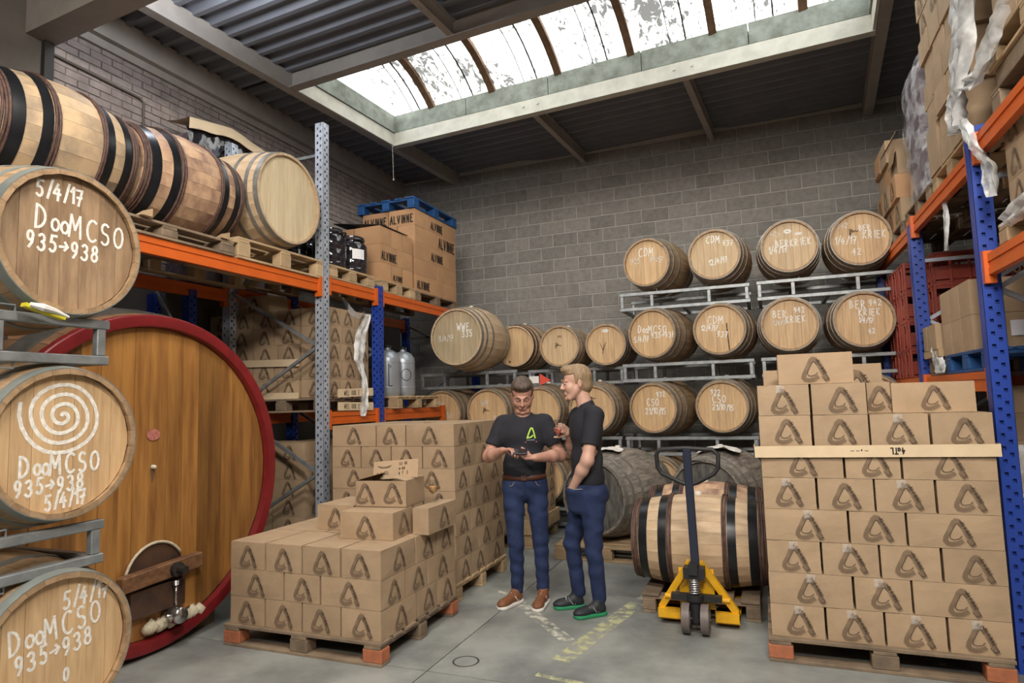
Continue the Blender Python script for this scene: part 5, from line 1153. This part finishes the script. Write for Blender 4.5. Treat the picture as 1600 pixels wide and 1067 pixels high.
link('cross_arm', MB().box(-.165, .165, .02, .07, .21, .25).box(-.17, .17, .055, .11, .20, .24).mesh('arm', M['black']), jk)
link('axle', MB().tube([(-.10, 0, .101), (.10, 0, .101)], .014, 8).mesh('axle', M['iron']), jk)
link('pump_block', MB().lathe([(0, .06), (.035, .06), (.042, .08), (.042, .20), (.055, .22), (.055, .26), (0, .26)], 16, Matrix.Translation((0, .02, 0))).box(-.07, .07, -.02, .10, .365, .44).box(-.03, .03, -.045, .06, .40, .47).mesh('pump', M['black']), jk)
sp_ = [(.036 * math.cos(a), .02 + .036 * math.sin(a), .26 + .105 * a / (2 * PI * 7)) for a in [2 * PI * 7 * i / 112 for i in range(113)]]
link('return_spring', MB().tube(sp_, .0065, 5).mesh('spring', M['chrome'], True), jk)
link('pump_rod', MB().tube([(0, .02, .25), (0, .02, .40)], .02, 10).mesh('rod', M['chrome'], True), jk)
link('tiller_tube', bmesh_box('tiller', .056, .03, .80, M['navy'], .006), jk, (.005, .0, .85), (R_(1), R_(-1.2), 0))
o = link('warning_sticker', MB().add([(-.022, 0, -.045), (.022, 0, -.045), (.022, 0, .045), (-.022, 0, .045)], [(0, 1, 2, 3)]).mesh('sticker', M['yellowtag']), jk, (.012 - .01, -.0165, 1.17)); o['label'] = 'yellow sticker with black marks'
link('sticker_mark', MB().strokes([[(-.012, -.02), (-.012, -.035)], [(-.015, -.03), (.012, -.03)], [(-.01, .0), (.01, .01)], [(-.01, .01), (.01, .02)], [(-.01, .03), (.01, .025)]], .004).mesh('smk', M['black']), jk, (.002, -.0172, 1.17))
loop = [(.0, 0, 1.0), (-.06, 0, 1.02), (-.185, 0, 1.08), (-.21, 0, 1.12), (-.215, 0, 1.21), (-.19, 0, 1.245), (-.02, 0, 1.255), (.17, 0, 1.245), (.205, 0, 1.21), (.20, 0, 1.12), (.17, 0, 1.08), (.06, 0, 1.02)]
link('handle_loop', MB().tube(loop, .0155, 10, closed=True).mesh('loop', M['black'], True), jk)
link('release_lever', MB().tube([(.03, -.01, 1.165), (.08, -.012, 1.168), (.125, -.012, 1.15)], [.009, .008, .004], 6).mesh('lever', M['black'], True), jk)

# ================================================================== PEOPLE
def n3(v): v = np.asarray(v, float); return v / np.linalg.norm(v)
def rotm(yaw=0, pitch=0, rl=0):
    return np.array((Matrix.Rotation(yaw, 3, 'Z') @ Matrix.Rotation(pitch, 3, 'X') @ Matrix.Rotation(rl, 3, 'Y')))
class SDF:
    def __init__(s, k=.02): s.p = []; s.k = k
    def cap(s, a, b, ra, rb, k=None, sub=False): s.p.append(('c', np.array(a, float), np.array(b, float), ra, rb, s.k if k is None else k, sub)); return s
    def ell(s, c, r, R=None, k=None, sub=False): s.p.append(('e', np.array(c, float), np.array(r, float), np.eye(3) if R is None else R, 0, s.k if k is None else k, sub)); return s
    def box(s, c, r, R=None, k=.004, sub=True, rd=0): s.p.append(('b', np.array(c, float), np.array(r, float), np.eye(3) if R is None else R, rd, k, sub)); return s
    def chain(s, pts, rs, k=None):
        for i in range(len(pts) - 1): s.cap(pts[i], pts[i + 1], rs[i], rs[i + 1], k)
        return s
    @staticmethod
    def d1(q, P):
        t = q[0]
        if t == 'c':
            a, b, ra, rb = q[1:5]; ab = b - a; L2 = ab @ ab + 1e-12; h = np.clip(((P - a) @ ab) / L2, 0, 1)
            return np.linalg.norm(P - a - h[:, None] * ab, axis=1) - (ra + (rb - ra) * h)
        if t == 'e':
            c, r, R = q[1:4]; L = (P - c) @ R; k0 = np.linalg.norm(L / r, axis=1); k1 = np.linalg.norm(L / r ** 2, axis=1) + 1e-9
            return np.where(k0 < 1e-3, -r.min(), k0 * (k0 - 1) / k1)
        c, r, R = q[1:4]; L = np.abs((P - c) @ R) - r + q[4]
        return np.linalg.norm(np.maximum(L, 0), axis=1) + np.minimum(L.max(axis=1), 0) - q[4]
    def ev(s, P, idx=None):
        d = np.full(len(P), 9.0)
        for i, q in enumerate(s.p):
            if idx is not None and i not in idx: continue
            e = s.d1(q, P); k = q[5]
            if q[6]:
                h = np.clip(.5 - .5 * (d + e) / k, 0, 1); d = d + (-e - d) * h + k * h * (1 - h)
            else:
                h = np.clip(.5 + .5 * (d - e) / k, 0, 1); d = d + (e - d) * h - k * h * (1 - h)
        return d
    def mesh(s, name, m, h=.006, disp=None):
        lo = np.full(3, 1e9); hi = -lo
        for q in s.p:
            if q[6]: continue
            if q[0] == 'c':
                for p, r in ((q[1], q[3]), (q[2], q[4])): lo = np.minimum(lo, p - r); hi = np.maximum(hi, p + r)
            else: r = np.linalg.norm(q[2]) if q[0] == 'b' else q[2].max(); lo = np.minimum(lo, q[1] - r); hi = np.maximum(hi, q[1] + r)
        lo -= 3 * h; hi += 3 * h; B = 10; nb = np.ceil((hi - lo) / (h * B)).astype(int); N = nb * B + 1
        V = np.full(N, 1.0, np.float32); ax = [lo[i] + h * np.arange(N[i]) for i in range(3)]
        C = np.stack(np.meshgrid(*[lo[i] + h * B * (np.arange(nb[i]) + .5) for i in range(3)], indexing='ij'), -1).reshape(-1, 3)
        D1 = np.stack([s.d1(q, C) for q in s.p], 1); rad = h * B * .87 + .012
        full = s.ev(C); subs = [i for i, q in enumerate(s.p) if q[6]]
        pos = np.where([not q[6] for q in s.p], D1, 9).min(1)
        for bi, c in enumerate(C):
            i, j, k = np.unravel_index(bi, nb); sl = (slice(i * B, i * B + B + 1), slice(j * B, j * B + B + 1), slice(k * B, k * B + B + 1))
            if pos[bi] > rad + .06 or (abs(full[bi]) > rad * 1.6 + .03 and not any(abs(D1[bi, t]) < rad * 1.3 for t in subs)):
                V[sl] = 1.0 if full[bi] > 0 else -1.0; continue
            idx = [t for t, q in enumerate(s.p) if D1[bi, t] < max(pos[bi], 0) + rad * 2 + .08]
            P = np.stack(np.meshgrid(*[ax[u][sl[u]] for u in range(3)], indexing='ij'), -1).reshape(-1, 3)
            d = s.ev(P, set(idx))
            if disp is not None: d = d + disp(P)
            V[sl] = d.reshape(B + 1, B + 1, B + 1)
        ins = V < 0; c8 = [(a, b, c) for a in (0, 1) for b in (0, 1) for c in (0, 1)]
        n_ = [x - 1 for x in V.shape]
        cs = np.stack([ins[a:a + n_[0], b:b + n_[1], c:c + n_[2]] for a, b, c in c8]); act = cs.any(0) & ~cs.all(0)
        I = np.argwhere(act); idm = np.full(act.shape, -1); idm[tuple(I.T)] = np.arange(len(I))
        acc = np.zeros((len(I), 3)); cnt = np.zeros(len(I))
        for ea in c8:
            for d in range(3):
                if ea[d]: continue
                eb = list(ea); eb[d] = 1; va = V[tuple((I + ea).T)]; vb = V[tuple((I + eb).T)]; m_ = (va < 0) != (vb < 0)
                t = np.where(m_, va / np.where(m_, va - vb, 1), 0); p = np.array(ea, float)[None] + t[:, None] * (np.array(eb) - np.array(ea))[None]
                acc[m_] += p[m_]; cnt[m_] += 1
        W = lo + h * (I + acc / cnt[:, None]); F = []
        for d in range(3):
            e = [0, 0, 0]; e[d] = 1; u, v = (d + 1) % 3, (d + 2) % 3
            a = ins[:-1, :-1, :-1]; b = ins[e[0]:e[0] + a.shape[0], e[1]:e[1] + a.shape[1], e[2]:e[2] + a.shape[2]]
            for J, flip in ((np.argwhere(a & ~b), False), (np.argwhere(~a & b), True)):
                J = J[(J[:, u] > 0) & (J[:, v] > 0)]; eu = np.zeros(3, int); eu[u] = 1; ev_ = np.zeros(3, int); ev_[v] = 1
                q = np.stack([idm[tuple((J - eu - ev_).T)], idm[tuple((J - ev_).T)], idm[tuple(J.T)], idm[tuple((J - eu).T)]], 1)
                q = q[(q >= 0).all(1)]; F.append(q[:, ::-1] if flip else q)
        F = np.concatenate(F); me = bpy.data.meshes.new(name); me.vertices.add(len(W)); me.vertices.foreach_set('co', W.astype(np.float32).ravel())
        me.loops.add(F.size); me.loops.foreach_set('vertex_index', F.astype(np.int32).ravel()); me.polygons.add(len(F))
        me.polygons.foreach_set('loop_start', np.arange(0, F.size, 4, dtype=np.int32)); me.polygons.foreach_set('use_smooth', np.ones(len(F), bool))
        me.update(calc_edges=True); me.validate(); me.materials.append(m); return me
def hand(S_, w_, f, nrm, curls, thumb, sc=1.0, side=1, spread=.12):
    """w_ wrist point, f finger direction, nrm = direction the palm faces; side=+1: thumb on the f x nrm side"""
    f = n3(f); nrm = n3(nrm - f * (np.asarray(nrm) @ f)); t = n3(np.cross(f, nrm)) * side; w_ = np.asarray(w_, float); sc = sc
    kn = w_ + f * .088 * sc
    for a in (-.028, -.010, .010, .028): S_.cap(w_ + t * a * .7 * sc + f * .012, kn + t * a * sc, .015 * sc, .0125 * sc, .012)
    for i, (a, L) in enumerate(((.031, .072), (.010, .080), (-.011, .075), (-.031, .058))):
        c = curls[i] if isinstance(curls, (list, tuple)) else curls
        p = kn + t * a * sc; d = n3(f + t * a * spread * 20 * .4)
        ang = 0
        for s_, r0, r1 in ((.45, .0095, .0088), (.31, .0088, .0080), (.24, .0080, .0070)):
            ang += c * (1.0 if s_ > .4 else .9); dd = d * math.cos(ang) + nrm * math.sin(ang); q = p + dd * L * s_ * sc
            S_.cap(p, q, r0 * sc, r1 * sc, .004); p = q
    b = w_ + t * .026 * sc + f * .025 * sc; tf, tn, tt = thumb
    d = n3(f * tf + nrm * tn + t * tt); m1 = b + d * .045 * sc; d2 = n3(d + f * .35); m2 = m1 + d2 * .032 * sc; m3 = m2 + n3(d2 + f * .3) * .026 * sc
    S_.cap(b, m1, .016 * sc, .012 * sc, .012).cap(m1, m2, .0115 * sc, .0100 * sc, .006).cap(m2, m3, .0100 * sc, .0085 * sc, .004)
def head_sdf(S_, c, R, sc=1.0, k=.012, heavy=0.0):
    T = lambda x, y, z: np.array(c) + R @ (np.array([x, y, z]) * sc)
    E = lambda p, r, kk=k, sub=False: S_.ell(T(*p), np.array(r) * sc, R, kk, sub)
    Cp = lambda a, b, ra, rb, kk=k, sub=False: S_.cap(T(*a), T(*b), ra * sc, rb * sc, kk, sub)
    E((0, .012, .035), (.075, .095, .088)); E((0, -.028, -.035), (.060 + heavy * .5, .062, .082))
    for s_ in (-1, 1):
        Cp((s_ * .052, .005, -.03), (s_ * (.026 + heavy), -.062, -.098), .022 + heavy * .5, .020, .02)
        E((s_ * .034, -.062, -.028), (.026, .024, .028), .03)
        Cp((s_ * .018, -.094, .024), (s_ * .048, -.080, .022), .010, .009, .010)
    E((0, -.078, -.101), (.022, .017, .017), .014)
    Cp((0, -.087, .018), (0, -.110, -.026), .0085, .0115, .012)
    for s_ in (-1, 1): Cp((s_ * .010, -.100, -.031), (s_ * .013, -.098, -.031), .0085, .0075, .005)
    for s_ in (-1, 1):
        E((s_ * .031, -.107, .006), (.016, .012, .008), .012, True); E((s_ * .031, -.083, .005), (.014, .0125, .011), .006)
        Cp((s_ * .020, -.0945, .0085), (s_ * .042, -.089, .0085), .0035, .003, .003)
    Cp((-.020, -.088, -.061), (.020, -.088, -.061), .0065, .0065, .006); Cp((-.017, -.087, -.072), (.017, -.087, -.072), .0075, .0075, .006)
    S_.cap(T(-.024, -.101, -.0665), T(.024, -.101, -.0665), .0022 * sc, .0022 * sc, .003, True)
    for s_ in (-1, 1):
        S_.ell(T(s_ * .077, .010, -.006), np.array((.007, .019, .032)) * sc, R @ rotm(s_ * .35, -.1), .006); S_.ell(T(s_ * .086, .006, -.002), np.array((.005, .009, .017)) * sc, R, .003, True)
    return T
def hair_sdf(c, R, sc, front, kind):
    S_ = SDF(.012); T = lambda x, y, z: np.array(c) + R @ (np.array([x, y, z]) * sc)
    S_.ell(T(0, .016, .044), np.array((.083, .103, .092)) * sc, R); S_.ell(T(0, .050, -.005), np.array((.072, .066, .085)) * sc, R)
    S_.ell(T(0, -.045, .100), np.array((.062, .050, .034)) * sc, R, .02)
    if kind == 2: S_.ell(T(.0, -.062, .100), np.array((.055, .040, .028)) * sc, R, .015)
    # carve the face and the neck line
    S_.box(T(0, -.105, -.035), np.array((.20, .078, .098)) * sc, R, .012)
    S_.box(T(0, -.062, -.10), np.array((.20, .075, .085)) * sc, R, .01)
    S_.box(T(0, .02, -.155), np.array((.20, .20, .075)) * sc, R, .01)
    for s_ in (-1, 1): S_.ell(T(s_ * .084, .010, -.010), np.array((.020, .023, .034)) * sc, R, .006, True)
    return S_
def shoe(t, toe, heel, upm, solem, big=1.0, kind=0):
    a = Vector((*heel, 0)); b = Vector((*toe, 0)); d = (b - a).normalized(); L = (b - a).length; yaw = math.atan2(d.y, d.x)
    S_ = SDF(.02)
    S_.cap((.055, 0, .055), (.10, 0, .06), .040, .042).cap((.10, 0, .055), (L - .06, -.004, .040), .042, .030).ell((L - .075, 0, .038), (.072, .046, .030)).ell((.06, 0, .04), (.055, .036, .038)).cap((.065, 0, .06), (.060, 0, .105), .038, .044)
    S_.box((.06, 0, .150), (.09, .09, .030), None, .004).ell((.060, 0, .125), (.036, .030, .03), None, .006, True).box((.12, 0, -.014), (.3, .2, .03), None, .004)
    sh = thing('shoe', '', '', (a.x, a.y, 0), yaw); del sh['label'], sh['category']; sh.parent = t
    up = link('shoe_upper', S_.mesh('upper', M[upm], .0045), sh)
    So = SDF(.015); So.cap((.05, 0, .016), (L - .06, 0, .016), .048, .052).cap((.05, 0, .016), (.12, 0, .016), .046, .040); So.box((.1, 0, .060), (.4, .2, .034), None, .004).box((.1, 0, -.030), (.4, .2, .030), None, .003)
    link('shoe_sole', So.mesh('sole', M[solem], .005), sh)
    lc = MB()
    for i in range(5):
        x = .105 + i * .019; z = .102 - i * .0085; lc.tube([(x, -.026, z - .014), (x + .006, 0, z + .001), (x + .012, .026, z - .014)], .0032, 5); lc.tube([(x + .012, -.026, z - .014), (x + .006, 0, z + .002), (x, .026, z - .014)], .0032, 5)
    link('shoe_laces', lc.mesh('laces', M['lace' if kind else 'sole_w'], True), sh)
    st = MB()
    for s_ in (-1, 1):
        for dx in (0, .018): st.tube([(.085 + dx, s_ * .0405, .035), (.10 + dx, s_ * .041, .055), (.112 + dx, s_ * .036, .074)], .0042, 5)
    link('side_stripes', st.mesh('stripes', M['paper' if kind == 0 else 'chrome']), sh)
    return sh
def noise_fold(amp, f=(26, 22, 15), ph=0.0):
    return lambda P: amp * (np.sin(P[:, 0] * f[0] + 2.1 * np.sin(P[:, 2] * f[2] + ph)) * np.sin(P[:, 2] * f[1] + P[:, 1] * 9 + ph) + .5 * np.sin(P[:, 2] * f[1] * 2.1 + P[:, 0] * 17 + ph * 2))
A_ = np.array
# ---------------- man 1: dark hair, looking down at the phone, seen from the front
p1 = thing('person', 'dark-haired man in a black t-shirt with a lime print, looking down at a phone', 'person', (-1.885, 4.95, 0), R_(21.3))
hc = A_([.002, -.055, 1.665]); HR = rotm(R_(-2), R_(30)); HS = 1.12
bd = SDF(.03)
bd.cap((0, 0, 1.42), hc + HR @ A_([0, .03, -.07]), .068, .062, .02); bd.ell((.0, .0, 1.25), (.155, .10, .23)); bd.ell((0, 0, 1.02), (.15, .10, .14))
head_sdf(bd, hc, HR, HS, heavy=.006)
SL, SRr = A_([-.180, .01, 1.425]), A_([.195, .01, 1.425]); EL, ER = A_([-.285, -.05, 1.175]), A_([.295, -.03, 1.165]); WLh, WRh = A_([-.165, -.255, 1.235]), A_([.085, -.265, 1.175])
bd.chain([SL, EL], [.058, .045]).chain([EL, EL + (WLh - EL) * .35, WLh], [.046, .046, .029]); bd.chain([SRr, ER], [.058, .046]).chain([ER, ER + (WRh - ER) * .35, WRh], [.047, .047, .030])
hand(bd, WLh, A_([.75, -.55, .10]), A_([.15, -.35, -.9]), [.55, .50, .55, .6], (.75, .8, .5), 1.0, side=1)
hand(bd, WRh, A_([-.90, -.30, .05]), A_([-.05, -.15, 1.0]), [.45, .45, .5, .55], (.55, .8, .5), 1.0, side=1)
bo = link('body', bd.mesh('body', M['skin'], .0055), p1)
hr = link('hair', hair_sdf(hc, HR, HS, 0, 1).mesh('hair', M['hair1'], .005, lambda P: .0016 * np.sin(P[:, 0] * 210) * np.sin(P[:, 1] * 160)), p1)
T1 = lambda x, y, z: hc + HR @ (A_([x, y, z]) * HS)
br = MB()
for s_ in (-1, 1): br.tube([T1(s_ * .017, -.1035, .030), T1(s_ * .032, -.0985, .034), T1(s_ * .050, -.085, .029)], [.0035, .0045, .0025], 6)
link('eyebrows', br.mesh('brow', M['hair1'], True), p1)
link('lips', MB().tube([T1(-.019, -.0925, -.0665), T1(0, -.097, -.0655), T1(.019, -.0925, -.0665)], [.002, .0055, .002], 6).mesh('lips', M['lips'], True), p1)
sh = SDF(.04)
sh.ell((0, .005, 1.33), (.190, .118, .175)).ell((.005, -.005, 1.13), (.178, .122, .16)).ell((0, -.005, 1.03), (.172, .120, .11)).cap((-.12, .01, 1.452), (.135, .01, 1.452), .050, .050).cap((0, .015, 1.45), (0, .0, 1.505), .078, .066, .05)
sh.chain([SL + A_([.01, 0, .01]), SL + (EL - SL) * .72], [.066, .068], .035).chain([SRr + A_([-.01, 0, .01]), SRr + (ER - SRr) * .72], [.066, .069], .035)
def cutsleeve(S_, a, b, f, rad=.12):
    d = n3(b - a); c = a + (b - a) * f + d * .08; z = d; x = n3(np.cross(z, [0, 1, 0.1])); y = np.cross(z, x); S_.box(c, (rad, rad, .08), np.stack([x, y, z], 1), .006)
cutsleeve(sh, SL, EL, .66); cutsleeve(sh, SRr, ER, .66)
sh.box((0, 0, .93), (.4, .4, .06), None, .008); sh.ell((0, -.035, 1.555), (.075, .10, .07), None, .012, True)
shm = sh.mesh('tshirt', M['shirt'], .0065, noise_fold(.0035, (18, 20, 12)))
so = link('tshirt', shm, p1)
def project_print(parent, me, polys, wid, ox, oz, y0, mt, name):
    bm = bmesh.new(); bm.from_mesh(me); bv = BVHTree.FromBMesh(bm); bm.free(); q = MB().strokes(polys, wid); vs = []
    for x, y, z in q.v:
        h_ = bv.ray_cast(Vector((ox + x, y0, oz + z)), Vector((0, 1, 0))); vs.append((ox + x, (h_[0].y if h_[0] else 0) - .0025, oz + z))
    q.v = vs; return link(name, q.mesh('print', mt), parent)
o = project_print(so, shm, [[(-.030, -.035), (-.012, .012), (.002, .040), (.014, .040), (.024, .010), (.034, -.036)], [(-.030, -.036), (.002, -.030), (.016, -.018)]], .011, .060, 1.355, -.5, M['lime'], 'lime_print'); o['label'] = 'lime green triangular letter print'
project_print(so, shm, [[(-.03, 0), (.03, 0)]], .006, .058, 1.302, -.5, M['keg'], 'grey_print_line'); project_print(so, shm, [[(-.045, 0), (.045, .002)]], .010, .060, 1.285, -.5, M['redprint'], 'red_print_line')
jn = SDF(.03)
HLl, HRr = A_([-.092, .0, .93]), A_([.092, .0, .93]); KL, KR = A_([-.085, -.02, .50]), A_([.115, -.01, .50]); AL, AR = A_([-.082, .03, .11]), A_([.125, .02, .11])
jn.ell((0, .0, .965), (.172, .118, .09)).ell((0, .02, .90), (.17, .125, .10)).chain([HLl, KL], [.098, .064], .03).chain([HRr, KR], [.098, .064], .03).chain([KL, AL], [.063, .050], .02).chain([KR, AR], [.063, .050], .02)
jn.box((0, 0, 1.06), (.4, .4, .05), None, .004).box((0, 0, .0), (.4, .4, .075), None, .006)
jm = jn.mesh('jeans', M['denim'], .0065, noise_fold(.0040, (22, 30, 20), 1.0)); jo = link('jeans', jm, p1)
def ring(name, m, parent, rx, ry, z, hz, cx=0, cy=0, th=.004):
    q = MB(); n = 48; P = []
    for dz_, e in ((-hz, 0), (-hz, th), (hz, th), (hz, 0)):
        P += [(cx + (rx + e) * math.cos(2 * PI * i / n), cy + (ry + e) * math.sin(2 * PI * i / n), z + dz_) for i in range(n)]
    q.add(P, [(r_ * n + i, r_ * n + (i + 1) % n, (r_ + 1) * n + (i + 1) % n, (r_ + 1) * n + i) for r_ in range(3) for i in range(n)]); return link(name, q.mesh(name, m, True), parent)
be = ring('belt', M['leather'], p1, .176, .122, 1.005, .019)
link('buckle', bmesh_box('buckle', .05, .008, .042, M['leather'], .003), be, (-.01, -.130, 1.005))
link('fly_seam', MB().tube([(0, -.127, .98), (0, -.122, .90), (.002, -.10, .83)], .0028, 5).mesh('fly', M['denim']), jo)
for s_ in (-1, 1): link('pocket_seam', MB().tube([(s_ * .085, -.114, .975), (s_ * .10, -.110, .945), (s_ * .155, -.068, .930)], .0025, 5).mesh('pk', M['seam']), jo)
def loc2(px, dy, yb=.0): return px, dy
shoe(p1, (-.235, -.165), (-.055, .075), 'shoe_br', 'sole_w', kind=0)
shoe(p1, (.055, -.235), (.140, .060), 'shoe_br', 'sole_w', kind=0)
ph = thing('phone', 'dark smartphone held in both hands by the dark-haired man', 'phone', (0, 0, 0))
Mw = Matrix.Translation((-1.885, 4.95, 0)) @ Matrix.Rotation(R_(21.3), 4, 'Z')
ph.matrix_world = Mw @ Matrix.Translation((-.045, -.335, 1.232)) @ Matrix.Rotation(R_(-12), 4, 'Z') @ Matrix.Rotation(R_(24), 4, 'X')
link('phone_case', bmesh_box('case', .145, .075, .009, M['navy'], .003), ph); link('screen', MB().box(-.066, .066, -.033, .033, .0046, .0052).mesh('screen', M['film_blk']), ph)
# ---------------- man 2: fair hair, in profile, hand in pocket, glass in the other hand
p2 = thing('person', 'fair-haired man in a plain black t-shirt, in profile, one hand in his pocket', 'person', (-1.36, 4.90, 0), R_(21.3))
yw = R_(-84)   # face direction: local -Y turned towards image left
BR = rotm(yw + R_(6)); hc2 = A_([-.040, .02, 1.745]); HR2 = rotm(yw, R_(5)); HS2 = 1.12
B2 = lambda x, y, z: BR @ A_([x, y, 0]) + A_([.02, 0, z])   # body frame: x = his left(+)/right, y = back(+)
b2 = SDF(.03)
b2.cap(B2(0, .02, 1.47), hc2 + HR2 @ A_([0, .03, -.07]), .064, .058, .02); b2.ell(B2(0, .0, 1.28), (.145, .10, .23), BR); b2.ell(B2(0, 0, 1.03), (.14, .10, .14), BR)
head_sdf(b2, hc2, HR2, HS2)
# near (his left) arm, hanging with the hand in the pocket ; far (right) arm holding the glass up front
sgn = 1 if B2(1, 0, 0)[1] < 0 else -1
SN, SF = B2(sgn * .185, .015, 1.49), B2(-sgn * .185, .0, 1.49)
EN = A_([-.005, -.250, 1.165]); WN = A_([-.112, -.138, .955]); EF = A_([-.07, .24, 1.20]); WFr = A_([-.110, .085, 1.355])
b2.chain([SN, EN], [.056, .045]).chain([EN, EN + (WN - EN) * .35, WN], [.045, .044, .030]); b2.chain([SF, EF], [.055, .044]).chain([EF, EF + (WFr - EF) * .35, WFr], [.044, .042, .028])
hand(b2, WN, A_([-.05, .50, -.85]), A_([.5, .9, .1]), .35, (.8, .3, .5), .98, side=1)
hand(b2, WFr, A_([-.55, -.65, .40]), A_([-.75, .60, .0]), [.75, .75, .8, .85], (.5, .75, .6), .98, side=1)
link('body', b2.mesh('body', M['skin2'], .0055), p2)
link('hair', hair_sdf(hc2, HR2, HS2, 0, 2).mesh('hair', M['hair2'], .005, lambda P: .0016 * np.sin(P[:, 0] * 190) * np.sin(P[:, 1] * 170 + P[:, 2] * 60)), p2)
T2 = lambda x, y, z: hc2 + HR2 @ (A_([x, y, z]) * HS2)
br = MB()
for s_ in (-1, 1): br.tube([T2(s_ * .017, -.1035, .030), T2(s_ * .032, -.0985, .034), T2(s_ * .050, -.085, .029)], [.003, .004, .0022], 6)
link('eyebrows', br.mesh('brow', M['hair2'], True), p2)
link('lips', MB().tube([T2(-.019, -.0925, -.0665), T2(0, -.097, -.0655), T2(.019, -.0925, -.0665)], [.002, .0055, .002], 6).mesh('lips', M['lips'], True), p2)
s2 = SDF(.04)
s2.ell(B2(0, .0, 1.36), (.185, .122, .165), BR).ell(B2(0, -.005, 1.14), (.172, .120, .19), BR).ell(B2(0, .0, 1.00), (.172, .122, .12), BR).cap(B2(-.13, .01, 1.515), B2(.13, .01, 1.515), .055, .055).ell(B2(0, .0, 1.42), (.17, .115, .13), BR).cap(B2(0, .02, 1.51), B2(0, .01, 1.575), .076, .062, .03)
s2.chain([SN, SN + (EN - SN) * .75], [.074, .066], .03).chain([SF, SF + (EF - SF) * .7], [.072, .068], .03)
cutsleeve(s2, SN, EN, .68); cutsleeve(s2, SF, EF, .62)
s2.box((0, 0, .85), (.4, .4, .075), None, .006); s2.ell(B2(0, -.03, 1.632), (.07, .08, .06), BR, .012, True)
link('tshirt', s2.mesh('tshirt', M['shirt'], .0065, noise_fold(.0035, (17, 19, 12), 2.0)), p2)
j2 = SDF(.03)
KN, KF = A_([.035, -.085, .50]), A_([-.115, .10, .50]); AN, AF = A_([.062, -.070, .12]), A_([-.075, .115, .12])
j2.ell(B2(0, .0, .955), (.165, .122, .09), BR).ell(B2(0, .03, .88), (.165, .128, .105), BR).chain([B2(sgn * .09, .01, .90), KN], [.100, .066], .03).chain([B2(-sgn * .09, .0, .90), KF], [.098, .065], .03).chain([KN, AN], [.065, .054], .02).chain([KF, AF], [.064, .053], .02)
j2.cap((-.105, -.110, .93), (-.100, -.070, .80), .056, .050, .09); j2.box((0, 0, 1.06), (.4, .4, .09), None, .004).box((0, 0, .0), (.4, .4, .085), None, .006)
jo2 = link('jeans', j2.mesh('jeans', M['denim'], .0065, noise_fold(.0045, (22, 26, 20), 3.0)), p2)
link('pocket_seam', MB().tube([A_([-.150, -.140, .955]), A_([-.11, -.168, .945]), A_([-.045, -.178, .945])], .003, 5).mesh('pk', M['seam']), jo2)
shoe(p2, (-.145, -.160), (.115, -.055), 'shoe_bk', 'sole_g', kind=1)
shoe(p2, (-.285, .075), (-.030, .125), 'shoe_bk', 'sole_g', kind=1)
Mw2 = Matrix.Translation((-1.36, 4.90, 0)) @ Matrix.Rotation(R_(21.3), 4, 'Z')
gl = tulip('small stemmed glass of amber-red beer held by the fair-haired man', (0, 0, 0), 0, .11, M['beer'])
gl.matrix_world = Mw2 @ Matrix.Translation((-.190, .040, 1.255)) @ Matrix.Scale(1.25, 4)
